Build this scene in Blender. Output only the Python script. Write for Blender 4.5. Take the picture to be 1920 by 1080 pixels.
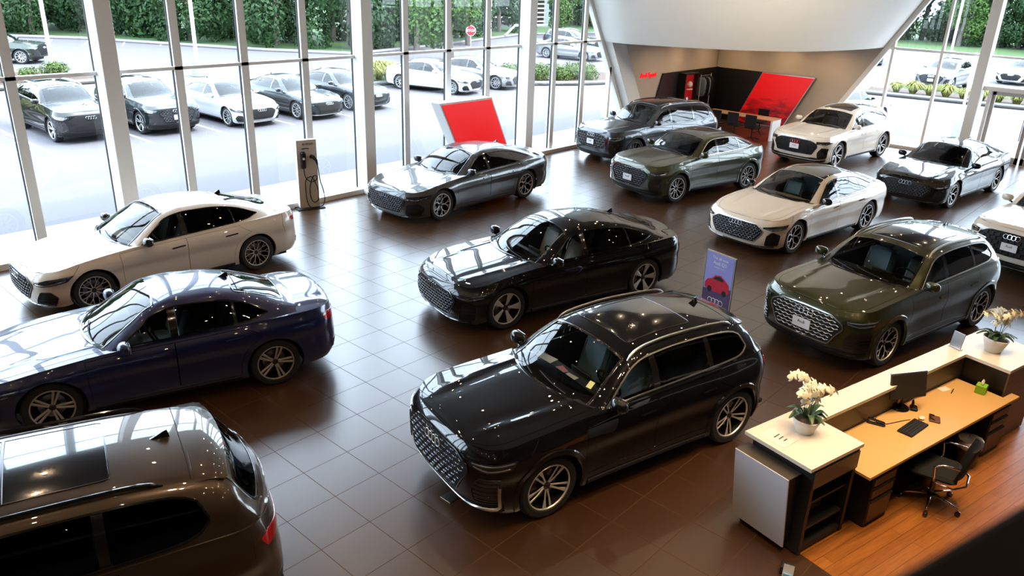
import bpy, bmesh, math, random, mathutils
import numpy as np
from mathutils import Vector, Matrix

for o in list(bpy.data.objects): bpy.data.objects.remove(o)
sc = bpy.context.scene

# ------------------------------------------------------------------ camera
CAM = (0.0, 0.0, 5.46)
YAW, TILT, ROLL, FPX = .84168, .38541, -.035469, 1470.43
cam = bpy.data.objects.new('camera', bpy.data.cameras.new('camera')); sc.collection.objects.link(cam)
cam.data.sensor_width = 36; cam.data.lens = FPX * 36 / 1920; cam.data.clip_end = 500; cam.data.clip_start = .02
_f = Vector((math.sin(YAW) * math.cos(TILT), math.cos(YAW) * math.cos(TILT), -math.sin(TILT)))
_r = Vector((math.cos(YAW), -math.sin(YAW), 0)); _d = _f.cross(_r)
_r2 = math.cos(ROLL) * _r + math.sin(ROLL) * _d; _d2 = -math.sin(ROLL) * _r + math.cos(ROLL) * _d
_m = Matrix(((_r2.x, -_d2.x, -_f.x), (_r2.y, -_d2.y, -_f.y), (_r2.z, -_d2.z, -_f.z)))
cam.matrix_world = Matrix.Translation(CAM) @ _m.to_4x4()
cam.data.dof.use_dof = True; cam.data.dof.focus_distance = 12.5; cam.data.dof.aperture_fstop = 4.0
sc.camera = cam

# ------------------------------------------------------------------ sky, sun, exposure
world = bpy.data.worlds.new('world'); sc.world = world; world.use_nodes = True
_nt = world.node_tree; _bg = _nt.nodes['Background']
_sky = _nt.nodes.new('ShaderNodeTexSky'); _sky.sky_type = 'NISHITA'; _sky.sun_disc = False
_sky.sun_elevation = math.radians(58); _sky.sun_rotation = math.radians(150); _sky.air_density = 1.0; _sky.dust_density = 3.5; _sky.ozone_density = 1.0
_mx = _nt.nodes.new('ShaderNodeMix'); _mx.data_type = 'RGBA'; _mx.inputs[0].default_value = .6
_mx.inputs[7].default_value = (10.0, 11.8, 14.0, 1)      # thin high cloud over the clear sky
_nt.links.new(_sky.outputs[0], _mx.inputs[6]); _nt.links.new(_mx.outputs[2], _bg.inputs[0])
_bg.inputs[1].default_value = 1.1
_sl = bpy.data.lights.new('sun', 'SUN'); _sl.energy = 3.2; _sl.angle = math.radians(4); _sl.color = (1, .96, .9)
_so = bpy.data.objects.new('sun', _sl); sc.collection.objects.link(_so)
_so.rotation_euler = Vector((-.42, .62, -1.35)).to_track_quat('-Z', 'Y').to_euler(); _so.location = (20, -10, 40)

# ceiling downlights, warm
for _i in range(13):
    for _j in range(10):
        _l = bpy.data.lights.new('downlight', 'AREA'); _l.shape = 'DISK'; _l.size = .075; _l.energy = 11.5; _l.color = (1, .72, .45)
        _l.spread = math.radians(150)
        _o = bpy.data.objects.new('downlight', _l); sc.collection.objects.link(_o)
        _o.location = (-6 + _i * 2.85 + .8 * (_j % 2), -6.6 + _j * 2.3, 7.9)
# brighter warm lamps over the reception desk and under the lounge soffit
for _x, _y, _z, _e, _s in [(7.4, 2.2, 7.85, 20, 70), (8.6, 2.0, 7.85, 20, 70), (9.8, 1.6, 7.85, 20, 70), (11.0, 1.3, 7.85, 20, 70), (9.2, .8, 7.85, 20, 70), (7.6, .9, 7.85, 20, 70), (5.6, 2.4, 7.85, 26, 80), (4.4, 1.2, 7.85, 26, 80), (6.4, .4, 7.85, 26, 80), (2.5, 3.0, 7.85, 20, 80),
        (25.2, 14.9, 3.3, 15, 160), (27.0, 15.2, 3.3, 15, 160), (29.2, 15.2, 3.3, 15, 160), (29.4, 13.2, 3.3, 15, 160), (29.3, 11.4, 3.3, 15, 160), (26.8, 12.6, 3.3, 12, 160)]:
    _l = bpy.data.lights.new('downlight', 'AREA'); _l.shape = 'DISK'; _l.size = .12; _l.energy = _e; _l.color = (1, .68, .38); _l.spread = math.radians(_s)
    _o = bpy.data.objects.new('downlight', _l); sc.collection.objects.link(_o); _o.location = (_x, _y, _z)
# added fill lamps, aimed to brighten the curved white volume
for _x, _y in [(16.5, 12.5), (18.0, 9.0), (20.5, 6.0), (24.0, 4.0)]:
    _l = bpy.data.lights.new('added_fill', 'AREA'); _l.shape = 'DISK'; _l.size = .25; _l.energy = 48; _l.color = (1, .88, .72); _l.spread = math.radians(80)
    _o = bpy.data.objects.new('added_fill', _l); sc.collection.objects.link(_o); _o.location = (_x, _y, 7.7)
    _o.rotation_euler = (Vector((24.5, 11.8, 4.2)) - _o.location).to_track_quat('-Z', 'Y').to_euler()
vs_ = sc.view_settings
vs_.view_transform = 'Standard'; vs_.look = 'None'; vs_.gamma = 1; vs_.use_curve_mapping = False; vs_.exposure = 0.0
sc.cycles.max_bounces = 8; sc.cycles.transparent_max_bounces = 16; sc.cycles.glossy_bounces = 4; sc.cycles.diffuse_bounces = 3
sc.cycles.caustics_reflective = False; sc.cycles.caustics_refractive = False
sc.cycles.sample_clamp_indirect = 6; sc.cycles.use_denoising = True
# ------------------------------------------------------------------ helpers
PI = math.pi
COL = bpy.context.scene.collection

def tag(o, label=None, cat=None, group=None, kind=None):
    if label: o['label'] = label
    if cat: o['category'] = cat
    if group: o['group'] = group
    if kind: o['kind'] = kind
    return o

def empty(name, loc=(0, 0, 0), rz=0.0, label=None, cat=None, group=None, kind=None):
    o = bpy.data.objects.new(name, None); COL.objects.link(o)
    o.empty_display_size = .2
    o.location = loc; o.rotation_euler = (0, 0, rz)
    return tag(o, label, cat, group, kind)

def children_of(o):
    return [c for c in bpy.data.objects if c.parent == o]

def copy_tree(o, kids, parent=None):
    c = o.copy(); COL.objects.link(c); c.parent = parent
    for ch in kids.get(o, ()):
        copy_tree(ch, kids, c)
    return c

def kid_map():
    m = {}
    for o in bpy.data.objects:
        if o.parent: m.setdefault(o.parent, []).append(o)
    return m

def mesh_obj(name, verts, faces, mat, parent=None, smooth=True, normals=None, mats=None, fm=None):
    me = bpy.data.meshes.new(name)
    me.from_pydata([tuple(v) for v in verts], [], [tuple(f) for f in faces])
    for m in (mats or [mat]): me.materials.append(m)
    if fm is not None: me.polygons.foreach_set('material_index', fm)
    me.polygons.foreach_set('use_smooth', [bool(smooth)] * len(me.polygons))
    me.update()
    if normals is not None: me.normals_split_custom_set_from_vertices([tuple(n) for n in normals])
    o = bpy.data.objects.new(name, me); COL.objects.link(o)
    if parent is not None: o.parent = parent
    return o

class MB:
    """collects boxes, tubes, lathes and prisms that end up in ONE mesh"""
    def __init__(s): s.v = []; s.f = []; s.m = []
    def add(s, vs, fs, mi=0):
        b = len(s.v); s.v += [tuple(v) for v in vs]
        for f in fs: s.f.append(tuple(b + i for i in f)); s.m.append(mi)
    def box(s, c, d, rz=0, mi=0, bev=0.0, M=None):
        x, y, z = d[0] / 2, d[1] / 2, d[2] / 2
        b = min(bev, x * .9, y * .9, z * .9)
        if b > 0:
            vs = []
            for k, (zz, e) in enumerate([(-z, b), (-z + b, 0), (z - b, 0), (z, b)]):
                X, Y = x - e, y - e
                for (px, py) in [(X - b, -Y), (X, -Y + b), (X, Y - b), (X - b, Y), (-X + b, Y), (-X, Y - b), (-X, -Y + b), (-X + b, -Y)]:
                    vs.append((px, py, zz))
            fs = [tuple(range(7, -1, -1)), tuple(range(24, 32))]
            for k in range(3):
                for i in range(8):
                    j = (i + 1) % 8; fs.append((k * 8 + i, k * 8 + j, k * 8 + 8 + j, k * 8 + 8 + i))
        else:
            vs = [(sx * x, sy * y, sz * z) for sz in (-1, 1) for sx, sy in ((-1, -1), (1, -1), (1, 1), (-1, 1))]
            fs = [(3, 2, 1, 0), (4, 5, 6, 7), (0, 1, 5, 4), (1, 2, 6, 5), (2, 3, 7, 6), (3, 0, 4, 7)]
        if M is None: M = Matrix.Rotation(rz, 4, 'Z')
        M = Matrix.Translation(c) @ M
        s.add([M @ Vector(v) for v in vs], fs, mi)
    def prism(s, poly, h0, h1, mi=0, M=None):
        n = len(poly)
        vs = [(p[0], p[1], h0) for p in poly] + [(p[0], p[1], h1) for p in poly]
        if M is not None: vs = [M @ Vector(v) for v in vs]
        s.add(vs, [tuple(range(n - 1, -1, -1)), tuple(range(n, 2 * n))] + [(i, (i + 1) % n, n + (i + 1) % n, n + i) for i in range(n)], mi)
    def tube(s, pts, r, n=8, mi=0, closed=False, rs=None):
        pts = [Vector(p) for p in pts]; N = len(pts)
        up = Vector((0, 0, 1)); vs = []
        prev = None
        for i, p in enumerate(pts):
            a = pts[i - 1] if (i > 0 or closed) else p
            b = pts[(i + 1) % N] if (i < N - 1 or closed) else p
            t = (b - a).normalized()
            if prev is None:
                ref = up if abs(t.z) < .9 else Vector((1, 0, 0))
                u = t.cross(ref).normalized()
            else:
                u = (prev - t * prev.dot(t)).normalized()
            prev = u; w = t.cross(u)
            rr = rs[i] if rs else r
            for k in range(n):
                a_ = 2 * PI * k / n
                vs.append(p + (u * math.cos(a_) + w * math.sin(a_)) * rr)
        fs = []
        for i in range(N if closed else N - 1):
            for k in range(n):
                i2 = (i + 1) % N; k2 = (k + 1) % n
                fs.append((i * n + k, i * n + k2, i2 * n + k2, i2 * n + k))
        if not closed:
            fs.append(tuple(range(n - 1, -1, -1))); fs.append(tuple((N - 1) * n + k for k in range(n)))
        s.add(vs, fs, mi)
    def lathe(s, prof, n=32, mi=0, M=None, closed=False):
        """profile (r, z) turned about the z axis"""
        m = len(prof); vs = []; fs = []
        for k in range(n):
            a = 2 * PI * k / n
            for r, z in prof: vs.append((r * math.cos(a), r * math.sin(a), z))
        for k in range(n):
            k2 = (k + 1) % n
            for i in range(m if closed else m - 1):
                i2 = (i + 1) % m
                fs.append((k * m + i, k2 * m + i, k2 * m + i2, k * m + i2))
        if M is not None: vs = [M @ Vector(v) for v in vs]
        s.add(vs, fs, mi)
    def build(s, name, mat, parent=None, smooth=False, mats=None):
        o = mesh_obj(name, s.v, s.f, mat, parent, smooth, mats=mats, fm=s.m if mats else None)
        if smooth == 'auto':
            o.data.polygons.foreach_set('use_smooth', [True] * len(o.data.polygons))
            o.data.set_sharp_from_angle(angle=math.radians(35))
        return o

def text_mesh(body, size, name, mat, parent, M, depth=.002, align='CENTER'):
    cu = bpy.data.curves.new(name, 'FONT'); cu.body = body; cu.size = size; cu.align_x = align; cu.align_y = 'CENTER'
    cu.extrude = depth; cu.resolution_u = 2
    to = bpy.data.objects.new(name, cu); COL.objects.link(to)
    dg = bpy.context.evaluated_depsgraph_get()
    me = bpy.data.meshes.new_from_object(to.evaluated_get(dg))
    bpy.data.objects.remove(to); me.transform(M)
    me.name = name; me.materials.clear(); me.materials.append(mat)
    o = bpy.data.objects.new(name, me); COL.objects.link(o); o.parent = parent
    return o

# ------------------------------------------------------------------ materials
def new_mat(name):
    m = bpy.data.materials.new(name); m.use_nodes = True
    nt = m.node_tree; b = nt.nodes['Principled BSDF']
    return m, nt, b

def simple(name, col, rough=.5, metal=0.0, coat=0.0, coat_r=.03, spec=.5, emis=None, es=0):
    m, nt, b = new_mat(name)
    b.inputs['Base Color'].default_value = (*col, 1); b.inputs['Roughness'].default_value = rough
    b.inputs['Metallic'].default_value = metal; b.inputs['Coat Weight'].default_value = coat
    b.inputs['Coat Roughness'].default_value = coat_r; b.inputs['Specular IOR Level'].default_value = spec
    if emis:
        b.inputs['Emission Color'].default_value = (*emis, 1); b.inputs['Emission Strength'].default_value = es
    return m

def paint(name, col, metal=.3, rough=.35):
    m, nt, b = new_mat(name)
    b.inputs['Roughness'].default_value = rough; b.inputs['Metallic'].default_value = metal
    b.inputs['Coat Weight'].default_value = 1.0; b.inputs['Coat Roughness'].default_value = .015; b.inputs['Coat IOR'].default_value = 1.55
    if max(col) < .02: b.inputs['Specular IOR Level'].default_value = .05
    nz = nt.nodes.new('ShaderNodeTexNoise'); nz.inputs['Scale'].default_value = 900
    tc = nt.nodes.new('ShaderNodeTexCoord'); nt.links.new(tc.outputs['Object'], nz.inputs['Vector'])
    mx = nt.nodes.new('ShaderNodeMix'); mx.data_type = 'RGBA'
    mx.inputs[6].default_value = (*[c * .85 for c in col], 1); mx.inputs[7].default_value = (*[min(1, c * 1.15) for c in col], 1)
    nt.links.new(nz.outputs['Fac'], mx.inputs[0]); nt.links.new(mx.outputs[2], b.inputs['Base Color'])
    return m

def glass(name, tint, refl=1.0, ior=1.5, rough=0.0):
    m = bpy.data.materials.new(name); m.use_nodes = True; nt = m.node_tree; nt.nodes.clear()
    out = nt.nodes.new('ShaderNodeOutputMaterial'); mix = nt.nodes.new('ShaderNodeMixShader')
    tr = nt.nodes.new('ShaderNodeBsdfTransparent'); tr.inputs[0].default_value = (*tint, 1)
    gl = nt.nodes.new('ShaderNodeBsdfGlossy'); gl.inputs['Roughness'].default_value = rough
    gl.inputs[0].default_value = (refl, refl, refl, 1)
    fr = nt.nodes.new('ShaderNodeFresnel'); fr.inputs[0].default_value = ior
    nt.links.new(fr.outputs[0], mix.inputs[0]); nt.links.new(tr.outputs[0], mix.inputs[1]); nt.links.new(gl.outputs[0], mix.inputs[2])
    nt.links.new(mix.outputs[0], out.inputs[0])
    return m

M = {}
M['tyre'] = simple('tyre_rubber', (.012, .012, .013), .75)
M['rim_dark'] = simple('rim_black', (.012, .012, .013), .3, .3, 1)
M['rim_silver'] = simple('rim_machined', (.72, .72, .73), .32, .55)
M['rim_bronze'] = simple('rim_light_grey', (.55, .5, .46), .35, .5)
M['disc'] = simple('brake_steel', (.35, .35, .36), .35, 1.0)
M['black_gloss'] = simple('black_gloss', (.008, .008, .009), .12, 0, 1)
M['black_matt'] = simple('black_plastic', (.008, .008, .009), .6, spec=.3)
M['grey_plastic'] = simple('grey_plastic', (.045, .047, .05), .5)
M['dark_inner'] = simple('dark_cavity', (.004, .004, .004), .9)
M['chrome'] = simple('chrome', (.8, .8, .8), .08, 1.0)
M['satin'] = simple('satin_aluminium', (.62, .6, .56), .28, 1.0)
M['dark_chrome'] = simple('dark_chrome', (.13, .13, .14), .2, 1.0)
M['lamp_dark'] = simple('headlamp_cover', (.02, .022, .025), .06, .2, 1)
M['lamp_line'] = simple('lamp_reflector', (.7, .72, .75), .15, .9)
M['lamp_amber'] = simple('amber_lens', (.5, .13, .02), .15, .2, 1)
M['tail'] = simple('red_lens', (.45, .008, .012), .12, 0, 1)
M['glass_front'] = glass('windscreen_glass', (.80, .85, .83), 1.0, 1.5)
M['glass_dark'] = glass('privacy_glass', (.10, .11, .11), 1.0, 1.55)
M['glass_side'] = glass('door_glass', (.55, .60, .59), 1.0, 1.5)
M['seat_dark'] = simple('seat_black', (.008, .008, .009), .8, spec=.25)
M['seat_blue'] = simple('seat_grey_leather', (.16, .23, .27), .5)
M['seat_light'] = simple('seat_light_leather', (.42, .38, .33), .5)
M['dash'] = simple('dash_black', (.012, .012, .014), .6)
M['plate_white'] = simple('plate_white', (.75, .75, .76), .4)
M['plate_ink'] = simple('plate_ink', (.02, .02, .02), .5)
M['paper'] = simple('paper_white', (.72, .7, .64), .7)
M['paper_yellow'] = simple('paper_yellow', (.7, .72, .3), .7)
M['paper_red'] = simple('paper_pink', (.6, .25, .3), .7)
# ------------------------------------------------------------------ car surfaces
def pch(pts):
    """monotone cubic through (x, y) points, flat beyond the ends"""
    xs = np.array([p[0] for p in pts], float); ys = np.array([p[1] for p in pts], float)
    h = np.diff(xs); d = np.diff(ys) / h; m = np.zeros(len(xs))
    for i in range(1, len(xs) - 1):
        if d[i - 1] * d[i] > 0:
            w1 = 2 * h[i] + h[i - 1]; w2 = h[i] + 2 * h[i - 1]
            m[i] = (w1 + w2) / (w1 / d[i - 1] + w2 / d[i])
    m[0] = d[0]; m[-1] = d[-1]
    def f(x):
        x = np.asarray(x, float); xc = np.clip(x, xs[0], xs[-1])
        i = np.clip(np.searchsorted(xs, xc, side='right') - 1, 0, len(h) - 1)
        t = (xc - xs[i]) / h[i]; t2 = t * t; t3 = t2 * t
        return (2 * t3 - 3 * t2 + 1) * ys[i] + (t3 - 2 * t2 + t) * h[i] * m[i] + (-2 * t3 + 3 * t2) * ys[i + 1] + (t3 - t2) * h[i] * m[i + 1]
    return f

def sstep(t):
    t = np.clip(t, 0, 1); return t * t * (3 - 2 * t)

class Shape:
    def __init__(s, P):
        s.P = P; s.W = P['W'] / 2; s.WB = P['WB']; s.r = P['r']
        s.xf = -P['fo']; s.xr = P['WB'] + P['ro']
        af, ar, nf, nr = P.get('af', .85), P.get('ar', .6), P.get('nf', 2.7), P.get('nr', 3.2)
        ph = np.linspace(0, PI / 2, 240)
        fx = s.xf + af * (1 - np.cos(ph) ** (2 / nf)); fy = s.W * np.sin(ph) ** (2 / nf)
        rx = s.xr - ar * (1 - np.cos(ph) ** (2 / nr)); ry = s.W * np.sin(ph) ** (2 / nr)
        mx = np.linspace(fx[-1], rx[-1], 60)[1:-1]
        X = np.concatenate([fx, mx, rx[::-1]]); Y = np.concatenate([fy, np.full(len(mx), s.W), ry[::-1]])
        Y = Y - .018 * sstep((X - s.WB * .75) / (s.xr - s.WB * .75)) * (Y / s.W) * 1.0
        ds = np.hypot(np.diff(X), np.diff(Y)); keep = np.concatenate([[True], ds > 1e-6])
        X, Y = X[keep], Y[keep]
        cs = np.concatenate([[0], np.cumsum(np.hypot(np.diff(X), np.diff(Y)))])
        s.S = cs[-1]; s.N = 500
        s.ts = np.linspace(0, s.S, s.N); s.tx = np.interp(s.ts, cs, X); s.ty = np.interp(s.ts, cs, Y)
        s.af, s.ar = af, ar
        s.top = pch(P['belt']); s.Df = pch(P['Df']); s.Dr = pch(P['Dr']); s.Ds = pch(P['Ds'])
        s.Hc = pch(P['hood']); s.T = pch(P['cab']); s.yC = pch(P['cabw']); s.cr = pch(P['crown']); s.sw = pch(P['sweep'])
        # band top outline in plan for the height field
        q = s.band(s.ts, s.top(s.tx)); i = np.argsort(q[:, 0], kind='stable')
        s.ox = q[i, 0]; s.oy = q[i, 1]; s.oz = q[i, 2]
    def sx(s, x):
        """perimeter coordinate of a side point at length x"""
        return float(np.interp(x, s.tx, s.ts))
    def band(s, t, z):
        t = np.asarray(t, float); z = np.asarray(z, float)
        sg = np.where(t < 0, -1.0, 1.0); t = np.abs(t); ov = t > s.S
        sg = np.where(ov, -sg, sg); t = np.where(ov, 2 * s.S - t, t)
        x0 = np.interp(t, s.ts, s.tx); y0 = np.interp(t, s.ts, s.ty)
        ff = 1 - sstep((x0 - s.xf) / (s.af * 1.15)); fr = 1 - sstep((s.xr - x0) / (s.ar * 1.25))
        # height measured against the belt so the side profile follows it
        zt = s.top(x0); zb = .2
        h = (z - zb) / np.maximum(zt - zb, .1)
        dsd = s.Ds(h)
        fl = s.P.get('flare', .022)
        for xw in (0.0, s.WB):
            rr = np.hypot(x0 - xw, (z - s.r - .08) * .9)
            dsd = dsd - fl * np.exp(-((rr - .12) / .42) ** 2 * (rr > .12))
        nar = s.P.get('nosepinch', 0.0) * ff
        y = y0 * (1 - dsd / s.W) * (1 - nar * np.clip(1 - h, 0, 1))
        x = x0 + ff * s.Df(z) - fr * s.Dr(z)
        return np.stack([x, y * sg, z + 0 * x], -1)
    def hood(s, x, y):
        x = np.asarray(x, float); y = np.asarray(y, float)
        yP = np.maximum(np.interp(x, s.ox, s.oy), .02); zP = np.interp(x, s.ox, s.oz)
        a = np.clip(np.abs(y) / yP, 0, 1.2)
        hc = s.Hc(x)
        z = zP + (hc - zP) * (1 - a ** s.P.get('hp', 2.3)) * sstep((x - s.ox[0]) / .10) * sstep((s.ox[-1] - x) / .08)
        # two raised creases running back along the bonnet
        g = sstep((x - s.xf - .05) / .5)
        ya = s.P.get('crease', .62) * (.80 + .20 * sstep((x - s.xf) / 1.2)) * s.W
        z = z + s.P.get('crease_h', .012) * g * (np.exp(-((np.abs(y) - ya) / .05) ** 2) - .6 * np.exp(-((np.abs(y) - ya * .80) / .12) ** 2))
        return np.stack([x, y, z], -1)
    def cab(s, x, v):
        x = np.asarray(x, float); v = np.asarray(v, float)
        e = s.P.get('edge', .16)
        m = v > 2; sg = np.where(m, -1.0, 1.0); v = np.where(m, 4 - v, v)
        sw = s.sw(x); xb = x + sw
        yB = np.interp(xb, s.ox, s.oy) - .012; zB = np.interp(xb, s.ox, s.oz) - .004
        T = s.T(x); yC = np.minimum(s.yC(x), yB - .01); zC = np.maximum(T - s.cr(x), zB + .002)
        def raw(v):
            a = np.clip(v, 0, 1); t = np.clip(v - 1, 0, 1)
            y = np.where(v <= 1, yB + (yC - yB) * a + .035 * np.sin(PI * a) * np.clip((zC - zB) / .4, 0, 1), yC * (1 - t))
            z = np.where(v <= 1, zB + (zC - zB) * a, zC + (T - zC) * (1 - (1 - t) ** 2.2))
            return y, z
        y, z = raw(v)
        k = np.clip((v - (1 - e)) / (2 * e), 0, 1); ya, za = raw(np.full_like(v, 1 - e)); yb, zb = raw(np.full_like(v, 1 + e)); y1, z1 = yC, zC
        yy = (1 - k) ** 2 * ya + 2 * k * (1 - k) * y1 + k * k * yb; zz = (1 - k) ** 2 * za + 2 * k * (1 - k) * z1 + k * k * zb
        inn = np.abs(v - 1) < e
        y = np.where(inn, yy, y); z = np.where(inn, zz, z)
        return np.stack([x + sw * (y / np.maximum(yB, .1)) ** 2, y * sg, z], -1)

def nrm(f, p, q, flip):
    e = .022
    du = f(p + e, q) - f(p - e, q); dv = f(p, q + e) - f(p, q - e)
    n = np.cross(du, dv) * flip
    l = np.linalg.norm(n, axis=1, keepdims=True)
    n = np.where(l > 1e-12, n / np.maximum(l, 1e-12), np.array([[0, 0, 1.0]]))
    return n

def inpoly(P, poly):
    x, y = P[:, 0], P[:, 1]; c = np.zeros(len(P), bool); n = len(poly)
    for i in range(n):
        x1, y1 = poly[i]; x2, y2 = poly[(i + 1) % n]
        k = ((y1 > y) != (y2 > y))
        with np.errstate(divide='ignore', invalid='ignore'):
            xi = (x2 - x1) * (y - y1) / (y2 - y1 if y2 != y1 else 1e-12) + x1
        c ^= k & (x < xi)
    return c

def dense(poly, step, closed=True):
    out = []; n = len(poly)
    for i in range(n if closed else n - 1):
        a = np.array(poly[i], float); b = np.array(poly[(i + 1) % n], float)
        k = max(1, int(math.ceil(np.linalg.norm(b - a) / step)))
        for j in range(k): out.append(a + (b - a) * j / k)
    if not closed: out.append(np.array(poly[-1], float))
    return out

def inset(poly, d):
    """shrink a simple polygon by d"""
    P = [np.array(p, float) for p in poly]; n = len(P)
    A = sum(P[i][0] * P[(i + 1) % n][1] - P[(i + 1) % n][0] * P[i][1] for i in range(n))
    sg = 1 if A > 0 else -1; out = []
    for i in range(n):
        a, b, c = P[i - 1], P[i], P[(i + 1) % n]
        e1 = (b - a) / max(1e-9, np.linalg.norm(b - a)); e2 = (c - b) / max(1e-9, np.linalg.norm(c - b))
        n1 = np.array([-e1[1], e1[0]]) * sg; n2 = np.array([-e2[1], e2[0]]) * sg
        m = n1 + n2; l = max(.35, float(m @ m)); out.append(tuple(b + m * (2 * d / l) * 1.0))
    return out

def roundp(poly, r, k=4):
    """round the corners of a polygon"""
    P = [np.array(p, float) for p in poly]; n = len(P); out = []
    for i in range(n):
        a, b, c = P[i - 1], P[i], P[(i + 1) % n]
        la, lc = np.linalg.norm(a - b), np.linalg.norm(c - b)
        rr = min(r, la * .45, lc * .45)
        p0 = b + (a - b) / max(la, 1e-9) * rr; p1 = b + (c - b) / max(lc, 1e-9) * rr
        for j in range(k + 1):
            t = j / k; out.append(tuple((1 - t) ** 2 * p0 + 2 * t * (1 - t) * b + t * t * p1))
    return out

def panel(name, mat, f, outer, holes=(), step=.05, scale=(1, 1), off=0.0, rim=0.0, flip=1, parent=None, warp=None):
    sc = np.array(scale, float)
    loops = [[np.array(p) * sc for p in outer]] + [[np.array(p) * sc for p in h] for h in holes]
    loops = [dense(l, step) for l in loops]
    bp = np.array([p for l in loops for p in l])
    lo, hi = bp.min(0), bp.max(0)
    gx = np.arange(lo[0] + step * .5, hi[0], step); gy = np.arange(lo[1] + step * .5, hi[1], step)
    if len(gx) and len(gy):
        g = np.array([(x, y) for x in gx for y in gy])
        ins = inpoly(g, loops[0])
        for l in loops[1:]: ins &= ~inpoly(g, l)
        g = g[ins]
        if len(g):
            d = np.full(len(g), 9.0)
            for q in bp: d = np.minimum(d, np.hypot(g[:, 0] - q[0], g[:, 1] - q[1]))
            g = g[d > step * .55]
        pts = np.concatenate([bp, g]) if len(g) else bp
    else: pts = bp
    edges = []; b = 0
    for l in loops:
        n = len(l); edges += [(b + i, b + (i + 1) % n) for i in range(n)]; b += n
    r = mathutils.geometry.delaunay_2d_cdt([Vector((float(p[0]), float(p[1]))) for p in pts], edges, [], 0, 1e-6)
    V = np.array([(v.x, v.y) for v in r[0]]); Fc = np.array([tuple(t) for t in r[2] if len(t) == 3], int)
    c = V[Fc].mean(1); k = inpoly(c, loops[0])
    for l in loops[1:]: k &= ~inpoly(c, l)
    Fc = Fc[k]
    used, inv = np.unique(Fc, return_inverse=True); V = V[used]; Fc = inv.reshape(-1, 3)
    u, v = V[:, 0] / sc[0], V[:, 1] / sc[1]
    X = f(u, v); Nn = nrm(f, u, v, flip)
    o_ = off if not callable(off) else off(u, v)[:, None]
    X = X + Nn * o_
    # orientation of triangles against normals
    fn = np.cross(X[Fc[:, 1]] - X[Fc[:, 0]], X[Fc[:, 2]] - X[Fc[:, 0]]); w = (fn * Nn[Fc[:, 0]]).sum(1) < 0
    Fc[w] = Fc[w][:, ::-1]
    faces = [tuple(int(i) for i in t) for t in Fc]
    if rim:
        cnt = {}
        for t in faces:
            for i in range(3):
                e = (t[i], t[(i + 1) % 3]); cnt[e] = 1
        be = [e for e in cnt if (e[1], e[0]) not in cnt]
        vid = {}; Xl = list(X); Nl = list(Nn)
        tang = {}
        for a, b_ in be:
            t = X[b_] - X[a]; nn = np.cross(t, Nn[a]); l = np.linalg.norm(nn)
            nn = nn / l if l > 1e-9 else Nn[a]
            for q in (a, b_): tang[q] = tang.get(q, 0) + nn
        for q, nn in tang.items():
            l = np.linalg.norm(nn); nn = nn / l if l > 1e-9 else Nn[q]
            vid[q] = (len(Xl), len(Xl) + 1)
            m_ = nn + Nn[q]; m_ = m_ / max(1e-9, np.linalg.norm(m_))
            Xl.append(X[q]); Nl.append(m_); Xl.append(X[q] - Nn[q] * rim); Nl.append(nn)
        for a, b_ in be: faces.append((vid[b_][0], vid[a][0], vid[a][1], vid[b_][1]))
        X, Nn = np.array(Xl), np.array(Nl)
    return mesh_obj(name, X, faces, mat, parent, True, Nn)

def ribbon(mb, f, pts, w, h, flip=1, off=0.0, step=.04, mi=0, closed=False, w2=None):
    """raised strip of width w and height h that follows a path in a surface domain"""
    p = np.array(dense(pts, step, closed))
    if closed: p = np.vstack([p, p[:1]])
    X = f(p[:, 0], p[:, 1]); Nn = nrm(f, p[:, 0], p[:, 1], flip)
    T = np.gradient(X, axis=0); T /= np.maximum(1e-9, np.linalg.norm(T, axis=1, keepdims=True))
    B = np.cross(T, Nn); n = len(X); ww = np.linspace(w, w if w2 is None else w2, n)[:, None] / 2
    a = X + Nn * off
    prof = [a - B * ww, a - B * ww * .7 + Nn * h, a + B * ww * .7 + Nn * h, a + B * ww]
    vs = [pp[i] for i in range(n) for pp in prof]
    fs = []
    for i in range(n - 1):
        for k in range(3): fs.append((i * 4 + k, i * 4 + k + 1, i * 4 + 5 + k, i * 4 + 4 + k))
    fs += [(0, 1, 2, 3), (n * 4 - 1, n * 4 - 2, n * 4 - 3, n * 4 - 4)]
    mb.add(vs, fs, mi)

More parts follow.
